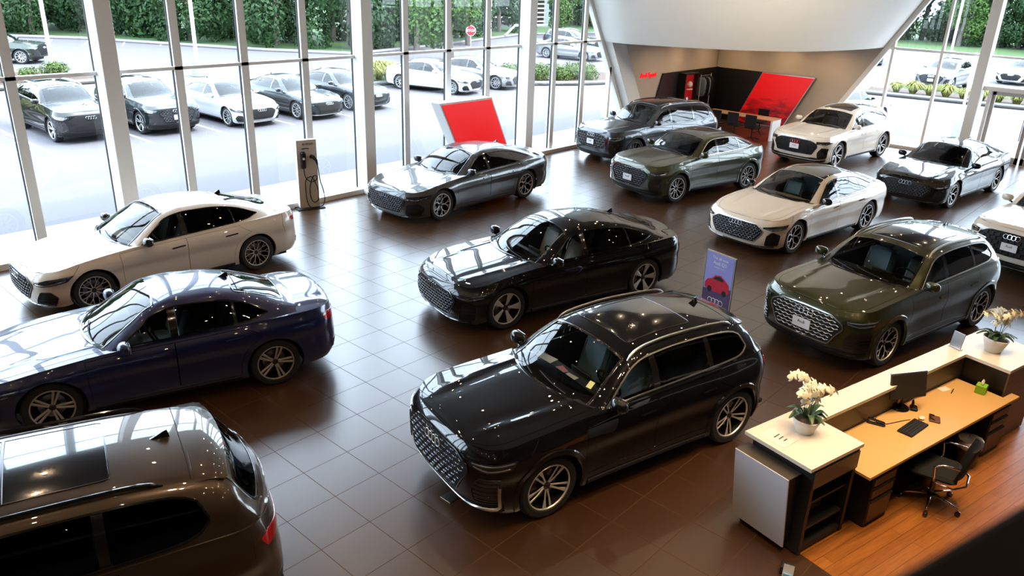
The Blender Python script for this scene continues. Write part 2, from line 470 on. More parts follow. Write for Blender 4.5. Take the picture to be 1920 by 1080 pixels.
# ------------------------------------------------------------------ wheels
def make_wheel(parent, name, x, y, r, w, style, side, kids=True, seg=48):
    """side = +1 left of the car (+y), -1 right; outer face looks along y*side"""
    Rr = r * .735; t = empty(name, (x, y, r)); t.parent = parent
    Mx = Matrix.Rotation(-PI / 2 * side, 4, 'X')   # z axis -> outward
    h = w / 2
    mb = MB()
    mb.lathe([(Rr, h * .85), (Rr + .012, h), (r - .03, h), (r - .008, h * .86), (r, h * .55), (r, -h * .55), (r - .008, -h * .86), (r - .03, -h), (Rr, -h)], seg, 0, Mx)
    mb.build('tyre', M['tyre'], t, 'auto')
    face, back = {'two': ('rim_silver', 'rim_dark'), 'silver': ('rim_silver', 'rim_silver'), 'bronze': ('rim_bronze', 'rim_dark'), 'dark': ('dark_chrome', 'rim_dark')}[style[1]]
    mb = MB()
    mb.lathe([(Rr + .004, h * .9), (Rr - .012, h * .9), (Rr - .02, h * .7), (Rr - .035, -h * .2), (Rr - .03, -h)], seg, 0, Mx)
    mb.lathe([(.0, h * .10), (Rr * .28, h * .05), (Rr - .03, -h * .25)], seg, 1, Mx)
    mb.build('wheel_barrel', M[back], t, 'auto', mats=[M[back], M['dark_inner']])
    mb = MB()
    mb.lathe([(.0, h * .02), (Rr * .62, h * .02), (Rr * .62, -h * .1)], 32, 0, Mx)
    mb.build('brake_disc', M['disc'], t, 'auto')
    mb = MB()
    def zf(rr): return h * (.80 - .28 * (1 - rr / Rr) ** 1.5 * 1.2)
    def spoke(pts):
        # pts: (r fraction, angle, width) -> thick tapered bar
        c = [(p[0] * Rr * math.cos(p[1]), p[0] * Rr * math.sin(p[1])) for p in pts]; n = len(c); vs = []
        for i in range(n):
            a = c[max(0, i - 1)]; b = c[min(n - 1, i + 1)]
            tx, ty = b[0] - a[0], b[1] - a[1]; l = math.hypot(tx, ty) or 1; nx, ny = -ty / l, tx / l
            ww = pts[i][2] * Rr / 2; z = zf(pts[i][0] * Rr)
            for dx, dz in ((-ww, -.035), (-ww, -.002), (-ww * .75, 0.002), (ww * .75, 0.002), (ww, -.002), (ww, -.035)):
                vs.append(Mx @ Vector((c[i][0] + nx * dx, c[i][1] + ny * dx, z + dz)))
        fs = []; mi = []
        for i in range(n - 1):
            for k in range(5): fs.append((i * 6 + k, i * 6 + k + 1, i * 6 + 7 + k, i * 6 + 6 + k))
        b0 = len(mb.v); mb.v += [tuple(v) for v in vs]
        for j, f_ in enumerate(fs):
            mb.f.append(tuple(b0 + q for q in f_)); mb.m.append(0 if j % 5 in (1, 2, 3) else 1)
    k = style[0]
    if k == 'y5':       # five pairs of spokes, each forked at the rim
        for i in range(5):
            a = 2 * PI * i / 5
            for s_ in (-1, 1):
                spoke([(.16, a + s_ * .10, .10), (.55, a + s_ * .17, .07), (1.0, a + s_ * .13, .055)])
                spoke([(.5, a + s_ * .17, .06), (.75, a + s_ * .30, .045), (1.0, a + s_ * .42, .04)])
    elif k == 'multi':  # ten thin crossing double spokes
        for i in range(10):
            a = 2 * PI * i / 10
            spoke([(.16, a, .085), (.5, a, .055), (.62, a, .05)])
            spoke([(.58, a, .045), (.8, a - .10, .04), (1.0, a - .16, .045)])
            spoke([(.58, a, .045), (.8, a + .10, .04), (1.0, a + .16, .045)])
    elif k == 'blade5': # five broad blades
        for i in range(5):
            a = 2 * PI * i / 5
            spoke([(.18, a, .13), (.45, a, .22), (.75, a + .01, .36), (.99, a + .02, .50)])
    elif k == 'twin5':  # five parallel twin spokes
        for i in range(5):
            a = 2 * PI * i / 5
            for s_ in (-1, 1): spoke([(.16, a + s_ * .28, .10), (.5, a + s_ * .155, .11), (1.0, a + s_ * .13, .14)])
    elif k == 'turb10': # ten slim spokes, wide at the rim in pairs
        for i in range(10):
            a = 2 * PI * i / 10 + (.10 if i % 2 else -.10)
            spoke([(.16, a, .09), (.55, a + (.03 if i % 2 else -.03), .075), (.97, a + (.06 if i % 2 else -.06), .20 if i % 2 else .11)])
    elif k == 'net':    # branched y pattern
        for i in range(5):
            a = 2 * PI * i / 5
            spoke([(.16, a, .12), (.48, a, .085)])
            for s_ in (-1, 1):
                spoke([(.45, a, .07), (.72, a + s_ * .22, .055), (1.0, a + s_ * .16, .05)])
                spoke([(.70, a + s_ * .22, .05), (.86, a + s_ * .40, .045), (1.0, a + s_ * .46, .05)])
    mb.lathe([(0, h * .62), (Rr * .10, h * .62), (Rr * .12, h * .56), (Rr * .20, h * .50), (Rr * .21, h * .3)], 24, 1, Mx)
    mb.lathe([(Rr + .003, h * .91), (Rr - .002, h * .965), (Rr - .012, h * .965), (Rr - .018, h * .85)], seg, 0, Mx)
    mb.build('rim', M[face], t, 'auto', mats=[M[face], M[back]])
    return t
def superblob(c, r, n=2.6, ns=16, nr=10, squash=None):
    vs = []; fs = []
    def p(c_, e): return math.copysign(abs(c_) ** e, c_)
    for j in range(nr + 1):
        th = -PI / 2 + PI * j / nr
        for i in range(ns):
            ph = 2 * PI * i / ns; e = 2 / n
            q = [p(math.cos(th), e) * p(math.cos(ph), e) * r[0], p(math.cos(th), e) * p(math.sin(ph), e) * r[1], p(math.sin(th), e) * r[2]]
            if squash: q = squash(q)
            vs.append((c[0] + q[0], c[1] + q[1], c[2] + q[2]))
    for j in range(nr):
        for i in range(ns):
            i2 = (i + 1) % ns; fs.append((j * ns + i, j * ns + i2, (j + 1) * ns + i2, (j + 1) * ns + i))
    return vs, fs

def mir(poly): return [(-p[0], p[1]) for p in poly][::-1]

def make_car(P, body_mat, seat='seat_dark', far=False, plate=False, roof_mat=None, mirror_mat=None, rim=None, nofine=False):
    """front looks along -x, origin on the ground under the front axle"""
    sh = Shape(P); S = sh.S; st = .13 if far else .06
    t = empty('car'); bm_ = M[body_mat]; B = sh.band; H = sh.hood; K = sh.cab; r = sh.r; WB = sh.WB
    Ra = r + P.get('gap', .05); zs, zf, zr = P['zs'], P['zf'], P['zr']
    sA, sC = sh.sx(0.0), sh.sx(WB)
    def arc(sc, up, k=20, R=Ra):
        a0 = math.asin(max(-1, min(1, (zs - r) / R)))
        return [(sc - R * math.cos(a0 + (PI - 2 * a0) * i / k), r + R * math.sin(a0 + (PI - 2 * a0) * i / k)) for i in range(k + 1)]
    fa, ra = arc(sA, 1), arc(sC, 1)
    half = [(0, zf), (P.get('zfs', .45), zf), (sA - Ra - .12, zf + .01)] + fa + [(sA + Ra + .05, zs)] + [(sC - Ra - .05, zs)] + ra + [(sC + Ra + .1, zr), (S, zr)]
    bottom = mir(half)[:-1] + half
    top = [(s_, float(sh.top(np.interp(abs(s_), sh.ts, sh.tx))) - .001) for s_ in np.linspace(S, -S, 90)]
    outer = bottom + top
    # doors
    xA, xB, xC, zd = P['doorA'], P['doorB'], P['doorC'], P['doorz']
    def topz(x): return float(sh.top(x)) - .03
    def dpoly(x0, x1, n=8):
        return [(sh.sx(x0 + (x1 - x0) * i / n), topz(x0 + (x1 - x0) * i / n)) for i in range(n + 1)]
    fd = [(sh.sx(xA + .02), zd + .02), (sh.sx(xA + .06), zd)] + [(sh.sx(xB), zd)] + dpoly(xB, xA)
    Rd = Ra + .07; sx = sh.sx
    th0 = math.asin(min(.95, max(0, (zd - r) / Rd))) if zd > r else -math.asin((r - zd) / Rd)
    arcd = []
    for i in range(9):
        a = PI - th0 - (PI - th0 - P.get('doorang', 1.9)) * i / 8
        arcd.append((sC + Rd * math.cos(a), r + Rd * math.sin(a)))
    rd = [(sx(xB), zd)] + arcd + [(sx(xC), r + Rd * math.sin(P.get('doorang', 1.9)) + .12)] + dpoly(xC, xB)
    g = .0035
    holes = []
    if not far:
        for d in (fd, rd):
            holes += [inset(d, g * .1), inset(mir(d), g * .1)]
    body = panel('body', bm_, B, outer, holes, st, (1, 1), 0, .03, -1, t)
    panel('inner_shell', M['dark_inner'], B, outer, (), .14, (1, 1), -.035, 0, -1, t)
    if not far:
        for nm, d in (('front_door', fd), ('rear_door', rd)):
            for sd in (1, -1):
                q = inset(d if sd > 0 else mir(d), 2 * g)
                dr = panel(nm, bm_, B, q, (), st, (1, 1), 0, .012, -1, t)
                xh = (xB - .16) if nm == 'front_door' else (xC - .20)
                zh = P['handlez'] + (.015 if nm == 'rear_door' else 0)
                mb = MB()
                if P.get('handle', 'bar') == 'bar':
                    q = [(sd * (sx(xh) + dx), zh + .012 * i) for i, dx in enumerate((-.11, .11))]
                    ribbon(mb, B, q, .028, .022, -1, .0, .03)
                    mb.build('door_handle', bm_ if P.get('hpaint', True) else M['black_gloss'], dr, 'auto')
                else:
                    q = [(sd * (sx(xh) + dx), zh + .014 * i) for i, dx in enumerate((-.12, .12))]
                    ribbon(mb, B, q, .026, .006, -1, .0, .03)
                    mb.build('door_handle', M['black_gloss'], dr, 'auto')
    # lower sills
    for sd in (1, -1):
        mb = MB()
        ribbon(mb, B, [(sd * (sA + Ra + .07), zs + .03), (sd * (sC - Ra - .07), zs + .03)], .07, .015, -1, 0, .1)
        mb.build('side_sill', M[P.get('sillmat', 'black_matt')], t, 'auto')
    # wheel arches: liner tunnels and cladding
    mb = MB()
    for xw in (0.0, WB):
        for sd in (1, -1):
            y1 = sd * (sh.W - .045); y0 = sd * (sh.W - .40); n = 16; vs = []
            for i in range(n + 1):
                a = -.15 + (PI + .3) * i / n; vs += [(xw + Ra * 1.0 * math.cos(a), y1, r + Ra * math.sin(a)), (xw + Ra * math.cos(a), y0, r + Ra * math.sin(a))]
            fs = [(2 * i, 2 * i + 1, 2 * i + 3, 2 * i + 2) for i in range(n)] + [tuple(2 * i + 1 for i in range(n + 1))]
            mb.add(vs, fs)
    mb.box(((WB) / 2, 0, zs + .02), (WB + sh.P['fo'] + .3, sh.W * 1.1, .06))
    mb.box((WB / 2, 0, zs + .03), (WB - 2 * Ra - .1, sh.W * 1.86, .05))
    mb.build('underbody', M['dark_inner'], t)
    if P.get('clad'):
        for sc in (sA, sC):
            for sd in (1, -1):
                mb = MB()
                Rc = Ra + P['clad'] / 2 - .004; a0 = math.asin(max(-1, (zs - r) / Rc))
                q = [(sd * (sc - Rc * math.cos(a0 + (PI - 2 * a0) * i / 24)), r + Rc * math.sin(a0 + (PI - 2 * a0) * i / 24)) for i in range(25)]
                ribbon(mb, B, q, P['clad'], .012, -1, .0, .06)
                mb.build('arch_cladding', bm_ if P.get('cladpaint') else M['grey_plastic'], t, 'auto')
    # bonnet and upper surface
    xc, xt = P['xc'], P['xt']
    yP = lambda x: float(np.interp(x, sh.ox, sh.oy))
    swc = float(sh.sw(xc))
    def base(y, d=0.0): return xc + swc * (y / .85) ** 2 + d
    hf = P.get('hoodcut', .90)
    x0 = sh.ox[0] + P.get('hoodfront', .03)
    xs = np.concatenate([[x0], x0 + (xc + swc * .7 - x0) * np.linspace(.03, 1, 16)])
    left = [(x, hf * yP(x)) for x in xs if x <= base(hf * yP(x))]
    yr = left[-1][1]
    rear = [(base(y), y) for y in np.linspace(yr, -yr, 13)]
    hoodp = left[:-1] + rear + [(x, -y) for x, y in left[:-1]][::-1]
    xx = np.concatenate([sh.ox[0] + (sh.ox[-1] - sh.ox[0]) * np.concatenate([[0.002], np.linspace(.01, .99, 48) , [.998]])])
    ring = [(x, yP(x)) for x in xx] + [(x, -yP(x)) for x in xx[::-1]]
    cabh = []
    xe = P.get('cabend', xt - .1)
    xs2 = np.linspace(base(.7, .22), xe, 12)
    cabh = [(x, .9 * yP(x)) for x in xs2] + [(x, -.9 * yP(x)) for x in xs2[::-1]]
    panel('upper_body', bm_, H, ring, [hoodp, cabh], st, (1, 1), 0, .0, 1, t)
    panel('hood', bm_, H, inset(hoodp, .006), (), st, (1, 1), 0.001, .015, 1, t)
    cow = [(base(y, .004), y) for y in np.linspace(yr, -yr, 13)] + [(base(y, .2), y) for y in np.linspace(-yr, yr, 13)]
    panel('cowl', M['black_matt'], H, cow, (), .08, (1, 1), .004, .01, 1, t)
    # cabin frame with openings
    va = 1.15; vs_ = P.get('sidev', .5)
    xh, xrh, xrb = P['xh'], P['xrh'], P['xrb']
    lo = pch(P['dlo_lo']); hi = pch(P['dlo_hi']); xa, xb_ = P['dlo_lo'][0][0], P['dlo_lo'][-1][0]
    xd = np.linspace(xa, xb_, 30)
    dlo = [(x, float(lo(x))) for x in xd] + [(x, float(hi(x))) for x in xd[::-1]]
    if abs(dlo[0][1] - dlo[-1][1]) < .01: dlo = dlo[:-1]
    if abs(dlo[29][1] - dlo[30][1]) < .01: dlo = dlo[:30] + dlo[31:]
    mz = lambda q: [(x, 4 - v) for x, v in q][::-1]
    ws = roundp([(xc + .012, va), (xh, va - .03), (xh + .03, 1.5), (xh + .035, 2), (xh + .03, 2.5), (xh, 4 - va + .03), (xc + .012, 4 - va)], .03)
    rw_ = P.get('rv', .2)
    rg = roundp([(xrh, 1 + rw_), (xrb, 1 + rw_ + P.get('rvb', .05)), (xrb, 3 - rw_ - P.get('rvb', .05)), (xrh, 3 - rw_)], .08)
    fr = [(xc - .0, 0), (xt, 0), (xt, .5), (xt, 1), (xt, 2), (xt, 3), (xt, 4), (xc, 4), (xc, 3), (xc, 2), (xc, 1)]
    SC = (1, .5)
    panel('cabin_frame', bm_, K, fr, [dlo, mz(dlo), ws, rg], st * .8, SC, 0, 0.0, -1, t)
    gi = .004
    panel('windshield', M['glass_front'], K, inset(ws, .004), (), st * 1.3, SC, -.004, 0, -1, t)
    panel('rear_window', M[P.get('rearglass', 'glass_dark')], K, inset(rg, .004), (), st * 1.3, SC, -.004, 0, -1, t)
    cuts = P['pillars']
    edges = [xa] + [c for c, w in cuts] + [xb_]
    ws2 = [0] + [w for c, w in cuts] + [0]
    for i in range(len(edges) - 1):
        x0_, x1_ = edges[i] + ws2[i] / 2, edges[i + 1] - ws2[i + 1] / 2
        q = [(x, float(lo(x)) + .012) for x in np.linspace(x0_ + .01, x1_ - .01, 10)] + [(x, float(hi(x)) - .012) for x in np.linspace(x1_ - .01, x0_ + .01, 10)]
        q = [p for k_, p in enumerate(q)]
        for sd in (1, -1):
            panel('side_window', M['glass_side' if i == 0 else P.get('backglass', 'glass_dark')], K, q if sd > 0 else mz(q), (), st * 1.3, SC, -.005, 0, -1, t)
    for c, w in cuts:
        q = [(x, float(lo(x)) + .004) for x in np.linspace(c - w / 2, c + w / 2, 3)] + [(x, float(hi(x)) - .004) for x in np.linspace(c + w / 2, c - w / 2, 3)]
        for sd in (1, -1):
            panel('door_pillar', M['black_gloss'], K, q if sd > 0 else mz(q), (), st, SC, -.002, 0, -1, t)
    tm = M[P.get('trim', 'black_gloss')]
    for sd in (1, -1):
        q = dlo if sd > 0 else mz(dlo); mb = MB()
        ribbon(mb, K, q, .022, .007, -1, 0, .05, closed=True)
        mb.build('window_trim', tm, t, 'auto')
    if not far:
        mb = MB()   # black frame round the screen and dark backing of door tops
        ribbon(mb, K, ws, .03, .002, -1, .001, .06, closed=True)
        mb.build('windshield_seal', M['black_gloss'], t, 'auto')
        mb = MB(); ribbon(mb, K, rg, .03, .002, -1, .001, .06, closed=True)
        mb.build('rear_window_seal', M['black_gloss'], t, 'auto')
    if roof_mat:
        q = roundp([(xh + .05, va - .06), (xrh - .03, va - .04), (xrh - .03, 4 - va + .04), (xh + .05, 4 - va + .06)], .05)
        panel('roof_panel', M[roof_mat], K, q, (), .1, SC, .003, .004, -1, t)
    if P.get('sunroof') and not roof_mat:
        a_, b_ = P['sunroof']
        q = roundp([(a_, 1.3), (b_, 1.3), (b_, 2.7), (a_, 2.7)], .07)
        panel('sunroof', M['black_gloss'], K, q, (), .1, SC, .003, .004, -1, t)
        mb = MB(); ribbon(mb, K, q, .012, .004, -1, .003, .05, closed=True)
        if P.get('panobar'): ribbon(mb, K, [(P['panobar'], 1.3), (P['panobar'], 2.7)], .03, .004, -1, .003, .05)
        mb.build('sunroof_trim', M['dark_chrome'], t, 'auto')
    # roof rails
    if P.get('rails'):
        a_, b_ = P['rails'][:2]; mt = P['rails'][2]
        for sd in (1, -1):
            n = 26; pts = []; rs = []
            for i in range(n + 1):
                f_ = i / n; x = a_ + (b_ - a_) * f_
                v = 1.03 if sd > 0 else 2.97
                p = K(np.array([x]), np.array([v]))[0]
                hh = .035 * min(1, min(f_, 1 - f_) / .07) ** .6
                pts.append((p[0], p[1], p[2] + hh)); rs.append(.018 if 0 < i < n else .008)
            mb = MB(); mb.tube(pts, .013, 8, rs=rs); mb.build('roof_rail', M[mt], t, 'auto')
    # shark fin
    xa_ = P['fin']; p = K(np.array([xa_]), np.array([2.0]))[0]
    mb = MB(); L_ = .16
    vs = []
    prof = [(0, 0, .028), (.06, .022, .024), (.12, .052, .012), (.155, .062, .006), (.165, .03, .012), (.17, 0, .02)]
    for x, z, w in prof: vs += [(p[0] - .08 + x, -w, p[2] - .012), (p[0] - .08 + x, -w * .35, p[2] + z), (p[0] - .08 + x, w * .35, p[2] + z), (p[0] - .08 + x, w, p[2] - .012)]
    fs = []
    for i in range(len(prof) - 1):
        for k in range(3): fs.append((i * 4 + k, i * 4 + 4 + k, i * 4 + 5 + k, i * 4 + 1 + k))
    fs += [(3, 2, 1, 0), tuple(len(vs) - 4 + i for i in range(4))]
    mb.add(vs, fs); mb.build('antenna_fin', bm_ if P.get('finpaint') else M['black_gloss'], t, 'auto')
    if P.get('spoiler'):
        x0_, x1_, v_ = P['spoiler']
        q = roundp([(x0_, v_), (x1_, v_ + .04), (x1_, 4 - v_ - .04), (x0_, 4 - v_)], .05)
        L0 = x1_ - x0_
        panel('roof_spoiler', bm_, K, q, (), .1, SC, lambda u, w: .003 + .035 * np.clip((u - x0_) / L0, 0, 1) ** 1.5, .03, -1, t)
    # ---- front
    gp = P['grille']; gl = gp + [(-x, z) for x, z in gp[::-1] if x > 1e-6]
    gl = roundp(gl, .03)
    gr = panel('grille', M[P.get('grillemat', 'black_matt')], B, gl, (), .05, (1, 1), .004, .01, -1, t)
    if not far or plate:
        mb = MB(); cw, ch, lw = P.get('hex', (.085, .06, .010))
        zmin = min(z for x, z in gl); zmax = max(z for x, z in gl); xm = max(x for x, z in gl)
        ny = int((zmax - zmin) / (ch * .75)) + 2; nx = int(xm * 2 / cw) + 2
        segs = []
        for j in range(ny):
            cz = zmin + j * ch * .75
            for i in range(-nx, nx + 1):
                cx = i * cw + (cw / 2 if j % 2 else 0)
                h_ = [(cx, cz + ch / 2), (cx - cw / 2, cz + ch / 4), (cx - cw / 2, cz - ch / 4), (cx, cz - ch / 2), (cx + cw / 2, cz - ch / 4), (cx + cw / 2, cz + ch / 4)]
                if P.get('hexbars'): segs += [(h_[1], h_[0]), (h_[0], h_[5])]
                else: segs += [(h_[0], h_[1]), (h_[1], h_[2]), (h_[2], h_[3])]
        gin = inset(gl, .015)
        mid = np.array([((a[0] + b[0]) / 2, (a[1] + b[1]) / 2) for a, b in segs])
        e1 = inpoly(np.array([a for a, b in segs]), gin) & inpoly(np.array([b for a, b in segs]), gin)
        for k_, (a, b) in enumerate(segs):
            if e1[k_]: ribbon(mb, B, [a, b], lw, .014, -1, .004, .2)
        mb.build('grille_mesh', M[P.get('meshmat', 'dark_chrome')], gr, True)
        mb = MB(); ribbon(mb, B, gl, .018, .012, -1, .003, .06, closed=True)
        mb.build('grille_frame', M[P.get('framemat', 'black_gloss')], gr, 'auto')
    # emblem
    ez = P['emblem']; mb = MB()
    for i in range(4):
        s_ = (i - 1.5) * .076
        c = B(np.array([s_]), np.array([ez]))[0]; n_ = nrm(B, np.array([s_]), np.array([ez]), -1)[0]
        n_ = Vector(n_); u = Vector((0, 1, 0)); u = (u - n_ * u.dot(n_)).normalized(); w = n_.cross(u); c = Vector(c) + n_ * P.get('emboff', .034)
        nn = 12 if far else 24
        mb.tube([c + u * math.cos(2 * PI * k / nn) * .046 + w * math.sin(2 * PI * k / nn) * .046 for k in range(nn)], .0058, 6, closed=True)
    mb.build('ring_emblem', M[P.get('embmat', 'chrome')], t, 'auto')
    if plate:
        pz = P['platez']; c = B(np.array([0.0]), np.array([pz]))[0]; n_ = nrm(B, np.array([0.0]), np.array([pz]), -1)[0]
        tl = math.atan2(-n_[2], -n_[0]) if False else 0
        pl = MB(); pl.box((c[0] - .03, 0, pz), (.012, .31, .155), bev=.004)
        po = pl.build('license_plate', M['plate_white'], t)
        if not far:
            Mt = Matrix.Translation((c[0] - .0375, 0, pz + .02)) @ Matrix.Rotation(-PI / 2, 4, 'Z') @ Matrix.Rotation(PI / 2, 4, 'X')
            text_mesh('Audi', .07, 'plate_lettering', M['plate_ink'], po, Mt, .0006)
    for sd in (1, -1):
        fl = (lambda q: q) if sd > 0 else mir
        for q in P.get('intakes', []):
            ip = roundp(q, .025)
            o = panel('air_intake', M[P.get('intakemat', 'black_matt')], B, fl(ip), (), .06, (1, 1), .004, .01, -1, t)
            if not far:
                mb = MB(); ribbon(mb, B, fl(ip), .014, .010, -1, .003, .05, closed=True)
                zc = [p[1] for p in q]; xc_ = [p[0] for p in q]
                zz = min(zc) + .04
                while zz < max(zc) - .02:
                    ins = [x for x in np.linspace(min(xc_), max(xc_), 30) if inpoly(np.array([(x, zz)]), ip)[0]]
                    if len(ins) > 2: ribbon(mb, B, [(sd * ins[0], zz), (sd * ins[-1], zz)], .008, .008, -1, .004, .1)
                    zz += .05
                mb.build('intake_trim', M[P.get('intrim', P.get('framemat', 'black_gloss'))], o, 'auto')
        hp = roundp(P['headlight'], .012)
        hl = panel('headlight', M['lamp_dark'], B, fl(hp), (), .05, (1, 1), .005, .012, -1, t)
        mb = MB()
        for ln in P['drl']: ribbon(mb, B, [(sd * a, b) for a, b in ln], P.get('drlw', .010), .004, -1, .005, .05)
        mb.build('light_strip', M['lamp_line'], hl, 'auto')
        tp = roundp([(S - a, z) for a, z in P['tail']], .02)
        tl_ = panel('tail_light', M['tail'], B, fl(tp), (), .06, (1, 1), .006, .014, -1, t)
        for q, mt, w in P.get('strips', []):
            mb = MB(); ribbon(mb, B, [(sd * a, b) for a, b in q], w, .016, -1, .0, .05)
            mb.build('bumper_trim', M[mt], t, 'auto')
    for q, mt, nm in P.get('patches', []):
        full = q + [(-x, z) for x, z in q[::-1] if x > 1e-6]
        panel(nm, M[mt], B, full, (), .07, (1, 1), .005, .012, -1, t)
    for q, mt, nm in P.get('rpatches', []):
        q = [(S - a, z) for a, z in q]; full = q + [(2 * S - x, z) for x, z in q[::-1] if x < S - 1e-6]
        panel(nm, M[mt], B, full, (), .07, (1, 1), .005, .012, -1, t)
    for q in P.get('seams', []) if not far else []:
        for sd in (1, -1):
            mb = MB(); ribbon(mb, B, [(sd * (sx(a)), z) for a, z in q], .006, .0006, -1, .0008, .05)
            mb.build('panel_gap', M['dark_inner'], t)
    for q in P.get('cseams', []) if not far else []:
        mb = MB(); ribbon(mb, K, q, .007, .0006, -1, .0008, .05); mb.build('tailgate_gap', M['dark_inner'], t)
    # mirrors
    xm, ym, zm = P['mirror']
    for sd in (1, -1):
        mb = MB()
        def sq(q, sd=sd):
            q = list(q); q[0] += .25 * abs(q[1]) ; k = 1 - .25 * max(0, -q[1] * sd * -1) / .12 * .0
            return q
        v_, f_ = superblob((xm, sd * ym, zm), (.065, .115, .075), 2.6, 18, 10, sq); mb.add(v_, f_)
        mr = mb.build('mirror', M[mirror_mat] if mirror_mat else bm_, t, True)
        mb = MB(); mb.tube([(xm - .0, sd * (ym - .04), zm - .05), (xm - .02, sd * (ym - .16), zm - .10)], .022, 8)
        mb.build('mirror_arm', M['black_gloss'], mr, True)
        mb = MB(); mb.box((xm + .078, sd * ym, zm), (.006, .17, .11), bev=.002); mb.build('mirror_glass', M['chrome'], mr)
    # wipers
    if not far:
        for y0 in (-.45, .12):
            pts = [K(np.array([xc + .04 + .02 * i]), np.array([2 - (y0 + i * .13) / max(.3, float(sh.yC(xc)))]))[0] + np.array([0, 0, .012]) for i in range(5)]
            mb = MB(); mb.tube([tuple(p) for p in pts], .007, 6); mb.build('wiper', M['black_matt'], t)
    # cabin
    zi = P['seatz']; xs_ = P['seatx']; sm = M[seat]
    mb = MB(); mb.box(((xc + xrb) / 2 + .15, 0, zi - .30), (xrb - xc - .2, sh.W * 1.72, .05)); mb.box((xc + .28, 0, zi + .02), (.5, sh.W * 1.66, .5), bev=.0)
    mb.build('cabin_floor', M['dark_inner'], t)
    dz = float(sh.top(xc + .4)) - .045
    mb = MB(); mb.box((xc + .44, 0, dz - .10), (.50, sh.W * 1.60, .20), bev=.07); mb.box((xc + .66, -.02, dz - .03), (.03, .36, .16), bev=.01)
    mb.build('dashboard', M['dash'], t, 'auto')
    mb = MB(); cc = Vector((xc + .80, -.37, dz + .0)); ax = Matrix.Rotation(-.45, 3, 'Y')
    mb.tube([cc + ax @ Vector((0, .185 * math.cos(a), .185 * math.sin(a))) for a in [2 * PI * k / 20 for k in range(20)]], .016, 8, closed=True)
    mb.tube([cc + ax @ Vector((0, -.18, 0)), cc + ax @ Vector((-.02, 0, 0)), cc + ax @ Vector((0, .18, 0))], .02, 6)
    mb.build('steering_wheel', M['black_matt'], t, 'auto')
    rows = [(xs_, (-.37, .37))] + ([(P['seatx2'], (-.36, .36))])
    for q, (x_, ys) in enumerate(rows):
        for y_ in ys:
            mb = MB(); w_ = .50 if q == 0 else .62
            mb.box((x_, y_, zi - .10), (.52, w_, .20), bev=.06)
            rk = Matrix.Rotation(.32, 4, 'Y')
            mb.box((x_ + .34, y_, zi + .27), (.17, w_, .66), bev=.07, M=rk)
            mb.box((x_ + .33, y_ + w_ / 2 - .06, zi + .22), (.20, .09, .5), bev=.04, M=rk); mb.box((x_ + .33, y_ - w_ / 2 + .06, zi + .22), (.20, .09, .5), bev=.04, M=rk)
            mb.box((x_ + .48, y_, zi + .66), (.11, .27, .19), bev=.05, M=rk)
            mb.build('seat', sm, t, 'auto')
    wy = sh.W - P.get('wheelin', .035) - P['tw'] / 2
    rm = rim or P['rim']
    for x_ in (0.0, WB):
        for sd in (1, -1): make_wheel(t, 'wheel', x_, sd * wy, r, P['tw'], rm, sd, seg=28 if far else 48)
    return t
